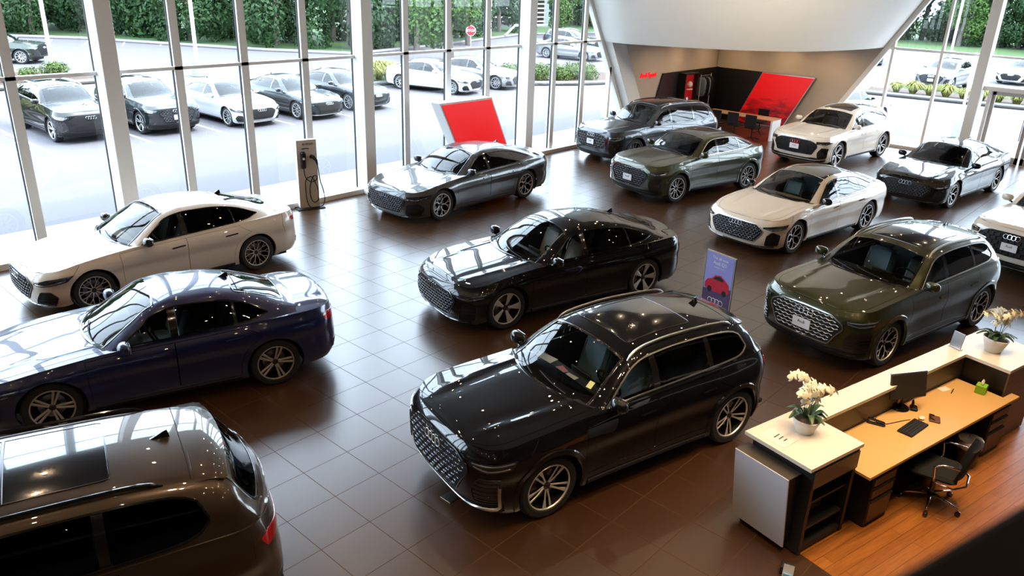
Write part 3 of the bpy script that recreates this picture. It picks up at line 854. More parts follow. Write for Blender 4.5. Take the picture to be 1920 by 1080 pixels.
# ------------------------------------------------------------------ body shapes (x from the front axle, metres)
LIFT = dict(W=1.86, WB=2.90, fo=.87, ro=1.06, r=.34, tw=.245, rim=('multi', 'two'), zs=.20, zf=.17, zr=.24,
    af=.70, ar=.62, nf=3.3, nr=3.0, flare=.02,
    belt=[(-.87, .745), (-.70, .76), (-.30, .825), (.3, .895), (.8, .925), (1.6, .945), (2.5, .965), (3.1, .985), (3.6, 1.00), (3.96, .975)],
    Df=[(.15, .10), (.25, .03), (.38, 0), (.52, .005), (.64, .025), (.72, .06), (.77, .11), (.85, .2)],
    Dr=[(.2, .08), (.35, .01), (.5, 0), (.7, .015), (.85, .03), (.97, .05), (1.05, .10)],
    Ds=[(0, .075), (.12, .035), (.35, .018), (.52, .024), (.70, .0), (.80, .008), (.92, .045), (1.0, .085)],
    hood=[(-.87, .75), (-.75, .785), (-.5, .83), (0, .90), (.35, .94), (.55, .955), (2.9, .99), (3.5, 1.07), (3.8, 1.055), (3.96, .985)],
    cab=[(.48, .955), (.58, 1.0), (.95, 1.20), (1.35, 1.37), (1.75, 1.435), (2.1, 1.43), (2.6, 1.36), (3.1, 1.215), (3.5, 1.085), (3.72, 1.055)],
    cabw=[(.48, .82), (.9, .72), (1.35, .60), (1.75, .565), (2.3, .56), (2.8, .56), (3.3, .60), (3.72, .66)],
    crown=[(.48, .05), (.9, .055), (1.4, .06), (2.0, .075), (2.8, .085), (3.3, .07), (3.72, .04)],
    sweep=[(.48, .26), (1.0, .16), (1.5, 0), (2.4, 0), (3.2, -.08), (3.72, -.10)],
    xc=.48, xt=3.72, xh=1.34, xrh=2.58, xrb=3.50, cabend=3.45,
    dlo_lo=[(.62, .10), (.75, .07), (1.5, .05), (2.4, .08), (2.85, .2), (3.10, .55)],
    dlo_hi=[(.62, .12), (.75, .62), (1.0, .80), (1.5, .88), (2.4, .88), (2.8, .80), (3.10, .57)],
    pillars=[(1.62, .09), (2.55, .03)],
    doorA=.46, doorB=1.60, doorC=2.62, doorz=.30, doorang=1.75, handlez=.785, handle='flush',
    sunroof=(1.50, 2.35), fin=2.62, mirror=(.90, .96, 1.0), seatx=1.45, seatx2=2.25, seatz=.50,
    grille=[(0, .66), (.42, .655), (.57, .58), (.60, .52), (.44, .30), (0, .285)], hex=(.085, .07, .010), emblem=.605,
    framemat='dark_chrome', platez=.42,
    headlight=[(.62, .575), (.80, .555), (1.16, .61), (1.28, .70), (.86, .665), (.62, .60)],
    drl=[[(.66, .588), (.82, .575), (1.14, .635)], [(.90, .645), (1.22, .685)]],
    intakes=[[(.62, .24), (.96, .25), (1.02, .36), (.92, .46), (.76, .46)]],
    tail=[(.02, .80), (.02, .86), (.45, .865), (.92, .91), (.98, .87), (.78, .80), (.45, .785)],
    strips=[([(0, .20), (.45, .20), (.95, .235)], 'black_gloss', .03)],
    rpatches=[([(0, .28), (.55, .28), (.80, .36), (.82, .48), (.6, .42), (0, .40)], 'black_matt', 'rear_diffuser')],
    seams=[[(3.52, .99), (3.46, .80), (3.52, .62)], [(-.18, .82), (-.30, .70)]],
    cseams=[[(2.50, 1.1), (2.49, 2), (2.50, 2.9)]])

SALOON = dict(LIFT); SALOON.update(W=1.85, WB=2.83, ro=1.06, rim=('twin5', 'bronze'),
    belt=[(-.87, .735), (-.70, .75), (-.30, .815), (.3, .885), (.8, .925), (1.6, .945), (2.5, .975), (3.1, 1.0), (3.55, 1.01), (3.89, .985)],
    hood=[(-.87, .74), (-.75, .775), (-.5, .82), (0, .895), (.35, .935), (.50, .955), (2.9, 1.0), (3.2, 1.075), (3.6, 1.085), (3.80, 1.075), (3.89, .995)],
    cab=[(.46, .955), (.56, 1.0), (.93, 1.20), (1.30, 1.365), (1.70, 1.43), (2.05, 1.425), (2.5, 1.35), (2.85, 1.235), (3.15, 1.115), (3.28, 1.085)],
    cabw=[(.46, .82), (.9, .72), (1.3, .61), (1.7, .575), (2.3, .57), (2.7, .575), (3.0, .61), (3.28, .66)],
    crown=[(.46, .05), (.9, .055), (1.4, .06), (2.0, .075), (2.6, .08), (3.0, .06), (3.28, .03)],
    sweep=[(.46, .26), (1.0, .16), (1.5, 0), (2.2, 0), (2.8, -.06), (3.28, -.08)],
    xc=.46, xt=3.28, xrh=2.42, xrb=3.12, cabend=3.1,
    dlo_lo=[(.60, .10), (.75, .07), (1.5, .05), (2.2, .07), (2.6, .14), (2.86, .42)],
    dlo_hi=[(.60, .12), (.75, .62), (1.0, .80), (1.5, .88), (2.2, .88), (2.6, .80), (2.86, .46)],
    pillars=[(1.55, .09), (2.36, .03)], doorA=.44, doorB=1.53, doorC=2.50, fin=2.36, handle='bar', handlez=.80,
    tail=[(.25, .80), (.25, .87), (.45, .885), (.85, .93), (.94, .90), (.90, .82), (.6, .795)],
    seams=[[(3.30, 1.0), (3.38, .80)], [(-.18, .82), (-.30, .70)]], seatx=1.4, seatx2=2.12)

RS = dict(LIFT); RS.update(W=1.95, WB=2.93, fo=.94, ro=1.13, r=.365, tw=.27, rim=('net', 'two'), flare=.04, zf=.14, zs=.17,
    belt=[(-.94, .73), (-.75, .745), (-.30, .82), (.3, .885), (.8, .915), (1.6, .93), (2.5, .955), (3.1, .985), (3.7, .995), (4.06, .97)],
    hood=[(-.94, .73), (-.8, .775), (-.5, .82), (0, .885), (.35, .92), (.55, .94), (2.9, .98), (3.6, 1.06), (3.95, 1.06), (4.06, .98)],
    cab=[(.46, .94), (.58, .99), (.95, 1.18), (1.38, 1.345), (1.8, 1.41), (2.15, 1.405), (2.7, 1.33), (3.2, 1.195), (3.65, 1.065), (3.85, 1.05)],
    cabw=[(.46, .85), (.9, .745), (1.38, .62), (1.8, .58), (2.3, .575), (2.9, .58), (3.4, .62), (3.85, .68)],
    crown=[(.46, .05), (.9, .055), (1.4, .06), (2.0, .075), (2.8, .085), (3.4, .07), (3.85, .04)],
    sweep=[(.46, .28), (1.0, .18), (1.6, 0), (2.5, 0), (3.3, -.08), (3.85, -.10)],
    xc=.46, xt=3.85, xh=1.36, xrh=2.70, xrb=3.62, cabend=3.6,
    dlo_lo=[(.60, .10), (.75, .07), (1.5, .05), (2.5, .08), (3.0, .2), (3.28, .52)],
    dlo_hi=[(.60, .12), (.75, .62), (1.0, .80), (1.5, .88), (2.5, .88), (2.95, .78), (3.28, .55)],
    pillars=[(1.62, .08), (2.62, .03)], doorB=1.60, doorC=2.68, fin=2.72, handle='bar', hpaint=True,
    grille=[(0, .64), (.52, .635), (.64, .56), (.62, .46), (.50, .26), (0, .25)], hex=(.07, .06, .010), emblem=.60, embmat='dark_chrome', framemat='black_gloss',
    headlight=[(.66, .575), (.90, .555), (1.25, .64), (1.28, .68), (.90, .665), (.66, .645)],
    drl=[[(.70, .60), (.90, .585), (1.2, .645)]],
    intakes=[[(.66, .22), (1.05, .24), (1.12, .40), (.98, .50), (.72, .47)]],
    strips=[([(0, .165), (.6, .165), (1.08, .20)], 'black_gloss', .03)],
    seams=[[(3.7, .99), (3.6, .80)], [(-.18, .82), (-.30, .70)]])

EV = dict(LIFT); EV.update(W=1.92, WB=2.95, fo=.88, ro=1.10, r=.365, tw=.25, rim=('blade5', 'two'), zs=.21, flare=.026,
    belt=[(-.88, .765), (-.70, .785), (-.30, .85), (.3, .925), (.8, .955), (1.6, .975), (2.5, .995), (3.1, 1.015), (3.7, 1.03), (4.05, 1.0)],
    hood=[(-.88, .765), (-.75, .81), (-.5, .855), (0, .925), (.35, .965), (.55, .985), (2.9, 1.02), (3.6, 1.10), (3.94, 1.095), (4.05, 1.01)],
    cab=[(.46, .985), (.58, 1.03), (.95, 1.23), (1.36, 1.405), (1.8, 1.48), (2.15, 1.475), (2.7, 1.40), (3.2, 1.26), (3.62, 1.115), (3.82, 1.09)],
    cabw=[(.46, .83), (.9, .73), (1.36, .62), (1.8, .585), (2.3, .58), (2.9, .58), (3.4, .62), (3.82, .67)],
    crown=[(.46, .05), (.9, .055), (1.4, .06), (2.0, .075), (2.8, .085), (3.4, .07), (3.82, .04)],
    sweep=[(.46, .28), (1.0, .18), (1.6, 0), (2.5, 0), (3.3, -.08), (3.82, -.10)],
    xc=.46, xt=3.82, xh=1.35, xrh=2.70, xrb=3.60, cabend=3.58,
    dlo_lo=[(.60, .10), (.75, .07), (1.5, .05), (2.5, .08), (2.95, .2), (3.2, .52)],
    dlo_hi=[(.60, .12), (.75, .62), (1.0, .80), (1.5, .88), (2.5, .88), (2.9, .78), (3.2, .55)],
    pillars=[(1.62, .08), (2.60, .03)], doorB=1.60, doorC=2.68, handlez=.815, fin=2.75, sunroof=(1.5, 2.5), mirror=(.90, .99, 1.03), seatz=.52,
    grille=[(0, .68), (.50, .675), (.66, .56), (.64, .48), (.50, .30), (0, .28)], hex=(.085, .06, .012), emblem=.625, platez=.44,
    headlight=[(.64, .615), (.84, .590), (1.14, .635), (1.22, .715), (.88, .685), (.64, .645)], drl=[[(.68, .63), (.86, .612), (1.13, .655)], [(.92, .668), (1.17, .70)]],
    intakes=[[(.74, .26), (1.02, .28), (1.04, .50), (.86, .56), (.76, .46)]],
    seams=[[(3.75, 1.02), (3.66, .82)], [(-.18, .85), (-.30, .74)]])

SUV = dict(W=1.90, WB=2.82, fo=.90, ro=.98, r=.375, tw=.245, rim=('turb10', 'two'), zs=.26, zf=.22, zr=.30,
    af=.62, ar=.55, nf=3.5, nr=3.2, flare=.028, clad=.075, cladpaint=True, doorz=.40, gap=.05,
    belt=[(-.90, .97), (-.72, .99), (-.30, 1.035), (.3, 1.07), (.8, 1.095), (1.6, 1.115), (2.5, 1.14), (3.1, 1.16), (3.5, 1.16), (3.80, 1.12)],
    Df=[(.2, .14), (.32, .05), (.45, .01), (.6, 0), (.75, .01), (.87, .025), (.94, .06), (.99, .10), (1.05, .16)],
    Dr=[(.25, .10), (.42, .01), (.6, 0), (.8, .02), (1.0, .035), (1.12, .06), (1.2, .1)],
    Ds=[(0, .07), (.12, .03), (.32, .02), (.48, .028), (.68, .0), (.80, .008), (.93, .045), (1.0, .075)],
    hood=[(-.90, .97), (-.8, 1.005), (-.55, 1.045), (0, 1.09), (.30, 1.115), (.46, 1.125), (3.1, 1.16), (3.5, 1.16), (3.80, 1.125)],
    cab=[(.40, 1.125), (.50, 1.17), (.80, 1.36), (1.15, 1.53), (1.5, 1.61), (1.9, 1.635), (2.5, 1.62), (3.0, 1.575), (3.28, 1.53), (3.38, 1.47), (3.55, 1.30), (3.70, 1.16)],
    cabw=[(.40, .84), (.8, .76), (1.15, .68), (1.5, .64), (2.0, .63), (2.8, .62), (3.28, .62), (3.5, .70), (3.70, .76)],
    crown=[(.40, .05), (.8, .055), (1.2, .06), (1.8, .06), (2.8, .06), (3.3, .06), (3.5, .05), (3.70, .02)],
    sweep=[(.40, .26), (.9, .16), (1.4, 0), (2.9, 0), (3.35, -.10), (3.70, -.14)],
    xc=.40, xt=3.70, xh=1.12, xrh=3.34, xrb=3.64, cabend=3.5, rv=.10,
    dlo_lo=[(.52, .10), (.66, .06), (1.4, .05), (2.3, .07), (2.9, .10), (3.12, .22), (3.20, .36)],
    dlo_hi=[(.52, .12), (.66, .60), (.9, .80), (1.4, .86), (2.3, .86), (2.9, .84), (3.10, .74), (3.20, .42)],
    pillars=[(1.50, .09), (2.42, .07)], trim='satin',
    doorA=.44, doorB=1.48, doorC=2.48, doorang=1.80, handlez=.90, handle='bar',
    sunroof=(1.30, 2.45), fin=2.95, mirror=(.80, .98, 1.17), seatx=1.3, seatx2=2.1, seatz=.68, rails=(1.15, 3.05, 'satin'),
    spoiler=(3.10, 3.33, 1.0),
    grille=[(0, .885), (.44, .875), (.62, .78), (.64, .70), (.46, .42), (0, .40)], hex=(.105, .07, .012), hexbars=True, emblem=.80, framemat='black_gloss', platez=.60,
    headlight=[(.64, .80), (.84, .765), (1.12, .80), (1.20, .885), (.88, .865), (.64, .845)],
    drl=[[(.68, .835), (.88, .845), (1.15, .868)], [(.70, .81), (.86, .79), (1.10, .82)]], drlw=.016,
    intakes=[[(.72, .40), (1.00, .41), (1.02, .70), (.78, .70), (.70, .54)]],
    patches=[([(0, .235), (.90, .25), (1.04, .30), (1.05, .385), (.60, .385), (.46, .365), (0, .36)], 'black_matt', 'lower_bumper')], intakemat='black_gloss',
    tail=[(.0, .93), (.0, .98), (.45, .99), (.86, 1.05), (.95, 1.02), (.90, .93), (.55, .925)],
    strips=[],
    rpatches=[([(0, .34), (.6, .34), (.85, .42), (.85, .56), (.6, .50), (0, .48)], 'grey_plastic', 'rear_diffuser')],
    seams=[[(-.16, 1.03), (-.28, .90)], [(3.45, 1.15), (3.42, .9), (3.5, .6)]],
    cseams=[[(3.1, 1.05), (3.09, 2), (3.1, 2.95)]])

SUVCOUPE = dict(SUV); SUVCOUPE.update(
    cab=[(.40, 1.125), (.50, 1.17), (.80, 1.36), (1.15, 1.53), (1.5, 1.605), (1.85, 1.615), (2.3, 1.575), (2.8, 1.46), (3.2, 1.32), (3.5, 1.20), (3.62, 1.165)],
    crown=[(.40, .05), (.8, .055), (1.2, .06), (1.8, .065), (2.6, .07), (3.2, .06), (3.62, .03)],
    sweep=[(.40, .26), (.9, .16), (1.4, 0), (2.5, 0), (3.1, -.07), (3.62, -.10)], xt=3.62, xrh=2.75, xrb=3.45, cabend=3.4, rv=.16,
    cabw=[(.40, .84), (.8, .76), (1.15, .68), (1.5, .64), (2.0, .63), (2.7, .60), (3.2, .64), (3.62, .72)],
    dlo_lo=[(.52, .10), (.66, .06), (1.4, .05), (2.3, .07), (2.8, .14), (3.12, .42)],
    dlo_hi=[(.52, .12), (.66, .60), (.9, .80), (1.4, .86), (2.3, .86), (2.8, .80), (3.12, .48)],
    rails=None, spoiler=None, rim=('multi', 'two'), sunroof=(1.3, 2.2), fin=2.5, cseams=[[(2.66, 1.1), (2.65, 2), (2.66, 2.9)]])

BIG = dict(SUV); BIG.update(W=1.98, WB=2.99, fo=.98, ro=1.08, r=.40, tw=.27, rim=('multi', 'dark'), af=.62, nf=3.6,
    belt=[(-.98, 1.01), (-.8, 1.03), (-.30, 1.07), (.3, 1.11), (.8, 1.13), (1.6, 1.145), (2.5, 1.155), (3.3, 1.17), (3.8, 1.17), (4.07, 1.13)],
    Df=[(.2, .14), (.32, .05), (.45, .01), (.6, 0), (.8, .01), (.92, .03), (1.0, .08), (1.05, .12)],
    hood=[(-.98, 1.01), (-.85, 1.05), (-.55, 1.085), (0, 1.13), (.30, 1.155), (.46, 1.165), (3.3, 1.17), (3.8, 1.17), (4.07, 1.135)],
    cab=[(.40, 1.165), (.50, 1.21), (.82, 1.42), (1.18, 1.60), (1.55, 1.685), (2.0, 1.71), (2.7, 1.70), (3.2, 1.665), (3.55, 1.62), (3.66, 1.55), (3.82, 1.34), (3.96, 1.18)],
    cabw=[(.40, .88), (.8, .80), (1.15, .72), (1.5, .68), (2.0, .67), (3.0, .66), (3.5, .66), (3.75, .74), (3.96, .80)],
    crown=[(.40, .05), (.8, .055), (1.2, .06), (1.8, .06), (3.0, .06), (3.6, .06), (3.8, .05), (3.96, .02)],
    sweep=[(.40, .26), (.9, .16), (1.4, 0), (3.2, 0), (3.62, -.12), (3.96, -.16)],
    xc=.40, xt=3.96, xh=1.15, xrh=3.60, xrb=3.88, cabend=3.75,
    dlo_lo=[(.52, .10), (.66, .06), (1.4, .05), (2.5, .06), (3.1, .08), (3.34, .2), (3.44, .36)],
    dlo_hi=[(.52, .12), (.66, .60), (.9, .80), (1.4, .86), (2.5, .86), (3.1, .84), (3.32, .74), (3.44, .42)],
    pillars=[(1.58, .09), (2.62, .08)], doorB=1.56, doorC=2.70, handlez=.95, fin=3.15, mirror=(.82, 1.02, 1.22), seatz=.75, seatx=1.35, seatx2=2.3,
    rails=(1.2, 3.35, 'black_gloss'), sunroof=(1.35, 2.75), panobar=2.02, spoiler=(3.34, 3.62, .98), trim='black_gloss',
    grille=[(0, .93), (.50, .92), (.64, .84), (.66, .74), (.54, .50), (0, .48)], hexbars=False, hex=(.12, .10, .016), emblem=.86, platez=.66,
    headlight=[(.68, .80), (.92, .78), (1.24, .85), (1.26, .90), (.92, .89), (.68, .88)], drl=[[(.72, .82), (.92, .80), (1.2, .86)], [(.72, .86), (1.2, .885)]],
    intakes=[[(.78, .38), (1.06, .40), (1.10, .68), (.86, .70), (.76, .54)]],
    tail=[(.0, .95), (.0, .99), (.45, 1.0), (.86, 1.06), (.98, 1.03), (.92, .94), (.55, .94)],
    seams=[[(-.16, 1.06), (-.28, .93)], [(3.72, 1.16), (3.70, .9)]], cseams=[[(3.32, 1.05), (3.31, 2), (3.32, 2.95)]])

BIGCOUPE = dict(BIG); BIGCOUPE.update(W=2.0, ro=1.0, r=.415, rim=('turb10', 'two'), af=.66,
    belt=[(-.98, 1.0), (-.8, 1.02), (-.30, 1.06), (.3, 1.10), (.8, 1.12), (1.6, 1.135), (2.5, 1.15), (3.2, 1.17), (3.7, 1.16), (3.99, 1.12)],
    hood=[(-.98, 1.0), (-.85, 1.045), (-.55, 1.08), (0, 1.12), (.30, 1.145), (.46, 1.155), (3.2, 1.17), (3.7, 1.16), (3.99, 1.125)],
    cab=[(.40, 1.155), (.50, 1.20), (.82, 1.40), (1.18, 1.565), (1.55, 1.65), (1.95, 1.68), (2.5, 1.67), (3.0, 1.62), (3.32, 1.57), (3.56, 1.38), (3.82, 1.18)],
    cabw=[(.40, .88), (.8, .80), (1.15, .71), (1.5, .66), (2.0, .65), (2.8, .63), (3.2, .64), (3.56, .73), (3.82, .80)],
    crown=[(.40, .05), (.8, .055), (1.2, .06), (1.8, .06), (2.6, .065), (3.3, .06), (3.56, .05), (3.82, .02)],
    sweep=[(.40, .26), (.9, .16), (1.4, 0), (2.9, 0), (3.32, -.08), (3.82, -.14)], xt=3.82, xrh=3.32, xrb=3.72, cabend=3.55,
    dlo_lo=[(.52, .10), (.66, .06), (1.4, .05), (2.5, .06), (2.95, .12), (3.2, .38)],
    dlo_hi=[(.52, .12), (.66, .60), (.9, .80), (1.4, .86), (2.5, .86), (2.95, .80), (3.2, .44)],
    pillars=[(1.55, .09), (2.50, .05)], doorC=2.60, fin=2.9, rails=None, sunroof=(1.35, 2.7), spoiler=(3.05, 3.32, 1.0),
    grille=[(0, .90), (.50, .89), (.70, .80), (.72, .70), (.60, .48), (0, .46)], hexbars=False, hex=(.1, .07, .008), emblem=.80, meshmat='black_matt',
    strips=[([(0, .30), (.7, .31), (1.04, .36)], 'satin', .035)],
    seams=[[(-.16, 1.06), (-.28, .93)], [(3.62, 1.15), (3.6, .9)]], cseams=[[(3.0, 1.05), (2.99, 2), (3.0, 2.95)]])
# ------------------------------------------------------------------ room materials
def tile_mat():
    m, nt, b = new_mat('floor_tile'); N = nt.nodes; L = nt.links
    tc = N.new('ShaderNodeTexCoord'); sp = N.new('ShaderNodeSeparateXYZ'); L.new(tc.outputs['Object'], sp.inputs[0])
    def mth(op, a, bb=None):
        n = N.new('ShaderNodeMath'); n.operation = op
        for i, q in enumerate((a, bb)):
            if q is None: continue
            if isinstance(q, (int, float)): n.inputs[i].default_value = q
            else: L.new(q, n.inputs[i])
        return n.outputs[0]
    s = .6096; fr = []; fl = []
    for ax, off in (('X', .426), ('Y', .0617)):
        q = mth('DIVIDE', mth('SUBTRACT', sp.outputs[ax], off), s)
        fl.append(mth('FLOOR', q)); f = mth('FRACT', q)
        fr.append(mth('MINIMUM', f, mth('SUBTRACT', 1.0, f)))
    d = mth('MINIMUM', fr[0], fr[1]); line = mth('LESS_THAN', d, .0065)
    cb = N.new('ShaderNodeCombineXYZ'); L.new(fl[0], cb.inputs[0]); L.new(fl[1], cb.inputs[1])
    wn = N.new('ShaderNodeTexWhiteNoise'); L.new(cb.outputs[0], wn.inputs['Vector'])
    nz = N.new('ShaderNodeTexNoise'); nz.inputs['Scale'].default_value = 9; nz.inputs['Detail'].default_value = 5; L.new(tc.outputs['Object'], nz.inputs['Vector'])
    f = mth('ADD', mth('MULTIPLY', wn.outputs['Value'], .5), mth('MULTIPLY', nz.outputs['Fac'], .5))
    mx = N.new('ShaderNodeMix'); mx.data_type = 'RGBA'; mx.inputs[6].default_value = (.038, .0145, .004, 1); mx.inputs[7].default_value = (.056, .022, .007, 1); L.new(f, mx.inputs[0])
    m2 = N.new('ShaderNodeMix'); m2.data_type = 'RGBA'; L.new(line, m2.inputs[0]); L.new(mx.outputs[2], m2.inputs[6]); m2.inputs[7].default_value = (.09, .05, .024, 1)
    L.new(m2.outputs[2], b.inputs['Base Color'])
    r = N.new('ShaderNodeMapRange'); L.new(nz.outputs['Fac'], r.inputs[0]); r.inputs[3].default_value = .28; r.inputs[4].default_value = .31
    r2 = mth('MAXIMUM', r.outputs[0], mth('MULTIPLY', line, .8)); L.new(r2, b.inputs['Roughness'])
    b.inputs['IOR'].default_value = 2.0
    bp = N.new('ShaderNodeBump'); bp.inputs['Strength'].default_value = .015; bp.inputs['Distance'].default_value = .01; L.new(nz.outputs['Fac'], bp.inputs['Height']); L.new(bp.outputs[0], b.inputs['Normal'])
    sl = N.new('ShaderNodeMath'); sl.operation = 'MULTIPLY_ADD'; L.new(line, sl.inputs[0]); sl.inputs[1].default_value = -.5; sl.inputs[2].default_value = .5; L.new(sl.outputs[0], b.inputs['Specular IOR Level'])
    return m

def wood_mat(name, c1, c2, pw, pl, rough=.3, rot=0.0, gap=(.02, .008, .003)):
    m, nt, b = new_mat(name); N = nt.nodes; L = nt.links
    tc = N.new('ShaderNodeTexCoord'); mp = N.new('ShaderNodeMapping'); mp.inputs['Rotation'].default_value = (0, 0, rot); L.new(tc.outputs['Object'], mp.inputs[0])
    br = N.new('ShaderNodeTexBrick'); br.inputs['Scale'].default_value = 1; br.inputs['Brick Width'].default_value = pl; br.inputs['Row Height'].default_value = pw
    br.inputs['Mortar Size'].default_value = .002; br.offset = .37; L.new(mp.outputs[0], br.inputs['Vector'])
    br.inputs['Color1'].default_value = (*c1, 1); br.inputs['Color2'].default_value = (*c2, 1); br.inputs['Mortar'].default_value = (*gap, 1)
    nz = N.new('ShaderNodeTexNoise'); nz.inputs['Scale'].default_value = 3; nz.inputs['Detail'].default_value = 6
    m3 = N.new('ShaderNodeMapping'); m3.inputs['Scale'].default_value = (1.2, 16, 16); L.new(mp.outputs[0], m3.inputs[0]); L.new(m3.outputs[0], nz.inputs['Vector'])
    mx = N.new('ShaderNodeMix'); mx.data_type = 'RGBA'; mx.blend_type = 'MULTIPLY'; mx.inputs[0].default_value = .7
    rp = N.new('ShaderNodeValToRGB'); rp.color_ramp.elements[0].position = .3; rp.color_ramp.elements[0].color = (.55, .5, .45, 1); rp.color_ramp.elements[1].position = .7; rp.color_ramp.elements[1].color = (1, 1, 1, 1)
    L.new(nz.outputs['Fac'], rp.inputs[0]); L.new(br.outputs['Color'], mx.inputs[6]); L.new(rp.outputs[0], mx.inputs[7]); L.new(mx.outputs[2], b.inputs['Base Color'])
    b.inputs['Roughness'].default_value = rough
    return m

def noisy(name, c1, c2, scale, rough=.9, det=6):
    m, nt, b = new_mat(name); N = nt.nodes; L = nt.links
    tc = N.new('ShaderNodeTexCoord'); nz = N.new('ShaderNodeTexNoise'); nz.inputs['Scale'].default_value = scale; nz.inputs['Detail'].default_value = det
    L.new(tc.outputs['Object'], nz.inputs['Vector'])
    mx = N.new('ShaderNodeMix'); mx.data_type = 'RGBA'; mx.inputs[6].default_value = (*c1, 1); mx.inputs[7].default_value = (*c2, 1)
    L.new(nz.outputs['Fac'], mx.inputs[0]); L.new(mx.outputs[2], b.inputs['Base Color']); b.inputs['Roughness'].default_value = rough
    return m

M['tile'] = tile_mat()
M['white_wall'] = noisy('painted_plaster', (.72, .71, .68), (.76, .75, .72), 3, .8)
M['dim_wall'] = simple('grey_plaster', (.07, .05, .035), .8)
M['tan_wall'] = noisy('tan_plaster', (.56, .49, .42), (.60, .53, .45), 3, .8)
M['frame_white'] = simple('frame_white', (.84, .84, .82), .4)
M['gasket'] = simple('black_gasket', (.01, .01, .01), .6)
M['ceiling'] = simple('ceiling_dark', (.045, .038, .032), .8)
M['pane'] = glass('window_glass', (.93, .97, .96), 1.0, 1.45)
M['asphalt'] = noisy('asphalt', (.088, .083, .092), (.108, .103, .112), 30)
M['concrete'] = noisy('pale_concrete', (.20, .19, .165), (.25, .24, .21), 8)
M['line_white'] = simple('line_paint', (.5, .5, .5), .7)
M['grass'] = noisy('lawn_grass', (.022, .055, .010), (.04, .085, .018), 2)
M['soil'] = noisy('mulch', (.04, .02, .012), (.07, .04, .025), 20)
M['curb'] = noisy('kerb_stone', (.14, .14, .135), (.19, .18, .17), 10)

def struct(name, mb, mat, parent=None, **k):
    o = mb.build(name, mat, parent, **k)
    if parent is None: o['kind'] = 'structure'
    return o

YW, XW, HC = 16.2, 30.3, 8.0
mb = MB(); mb.box((11.15, 4.1, -.1), (38.3, 24.6, .2)); struct('floor', mb, M['tile'])
mb = MB(); mb.box((11.15, 4.1, HC + .15), (38.5, 24.8, .3)); struct('ceiling', mb, M['ceiling'])
mb = MB(); mb.box((-8.1, 4.1, HC / 2), (.2, 24.6, HC)); struct('wall_left', mb, M['dim_wall'])
mb = MB(); mb.box((11.15, -8.3, HC / 2), (38.5, .2, HC)); struct('wall_back', mb, M['dim_wall'])

# --- front curtain wall along y = 16.2 : mullions every 1.5 m, a column every four bays
PX = [-7.8 + 0 * 1.5] + [-6.05, -4.5, -3.0, -1.5, 0, 1.5, 3.0, 4.53, 6.15, 7.6, 9.08, 10.6, 12.15, 13.62, 15.12, 16.65, 18.2, 19.65, 21.15]
cols = {-6.05, 0, 6.15, 12.15, 18.2}
def diag_x(z): return 24.19 - .604 * z     # leaning end of the glazing on the front wall
def diag_y(z): return 11.78 - .604 * z + 0 # same on the side wall
ncol = 0
mb = MB()
for i, x in enumerate(PX):
    if x in cols:
        ncol += 1; c = MB(); c.box((x, 16.0, HC / 2), (.31, .46, HC), bev=.01); struct('trim_%d' % ncol, c, M['frame_white'])
# window bays between the columns; each bay carries its own frame
bays = [(-7.8, -6.05), (-6.05, 0), (0, 6.15), (6.15, 12.15), (12.15, 18.2), (18.2, 24.2)]
nw = 0
for a, b in bays:
    nw += 1
    last = b > 24; g = MB(); f = MB(); k = MB()
    x0, x1 = a + .05, b - .05
    if last:
        g.add([(x0, YW, .1), (diag_x(.1), YW, .1), (diag_x(HC), YW, HC), (x0, YW, HC)], [(0, 1, 2, 3)])
    else:
        g.add([(x0, YW, .1), (x1, YW, .1), (x1, YW, HC), (x0, YW, HC)], [(0, 1, 2, 3)])
    w = struct('window_%d' % nw, g, M['pane'])
    xr = (lambda z: diag_x(z) if last else x1)
    for z in (3.38, 6.6): f.box(((x0 + xr(z)) / 2, YW - .045, z), (xr(z) - x0, .13, .065))
    f.box(((x0 + xr(0)) / 2, YW - .10, .06), (xr(0) - x0, .30, .12))
    for x in PX:
        if a + .3 < x < b - .3:
            zt = HC if not last else min(HC, (24.19 - x) / .604)
            f.box((x, YW - .045, zt / 2), (.17, .13, zt)); k.box((x - .092, YW - .02, zt / 2), (.012, .05, zt))
    if last:
        zt = (24.19 - 22.68) / .604; f.box((22.66, YW - .045, zt / 2), (.10, .15, zt))
        for off, wd in ((0, .16), (-.42, .07)):
            q = [(24.19 + off - wd, 0), (24.19 + off, 0), (24.19 + off - .604 * HC, HC), (24.19 + off - wd - .604 * HC, HC)]
            vs = [(x, y, z) for y in (YW - .12, YW + .05) for x, z in q]
            if off == 0: f.add(vs, [(3, 2, 1, 0), (4, 5, 6, 7), (0, 1, 5, 4), (1, 2, 6, 5), (2, 3, 7, 6), (3, 0, 4, 7)])
    for x in (a + .16, b - .16):
        if not last or x < 20: k.box((x - .0, YW - .0, HC / 2), (.012, .05, HC))
    f.build('window_frame', M['frame_white'], w)
    if k.v: k.build('window_gasket', M['gasket'], w)

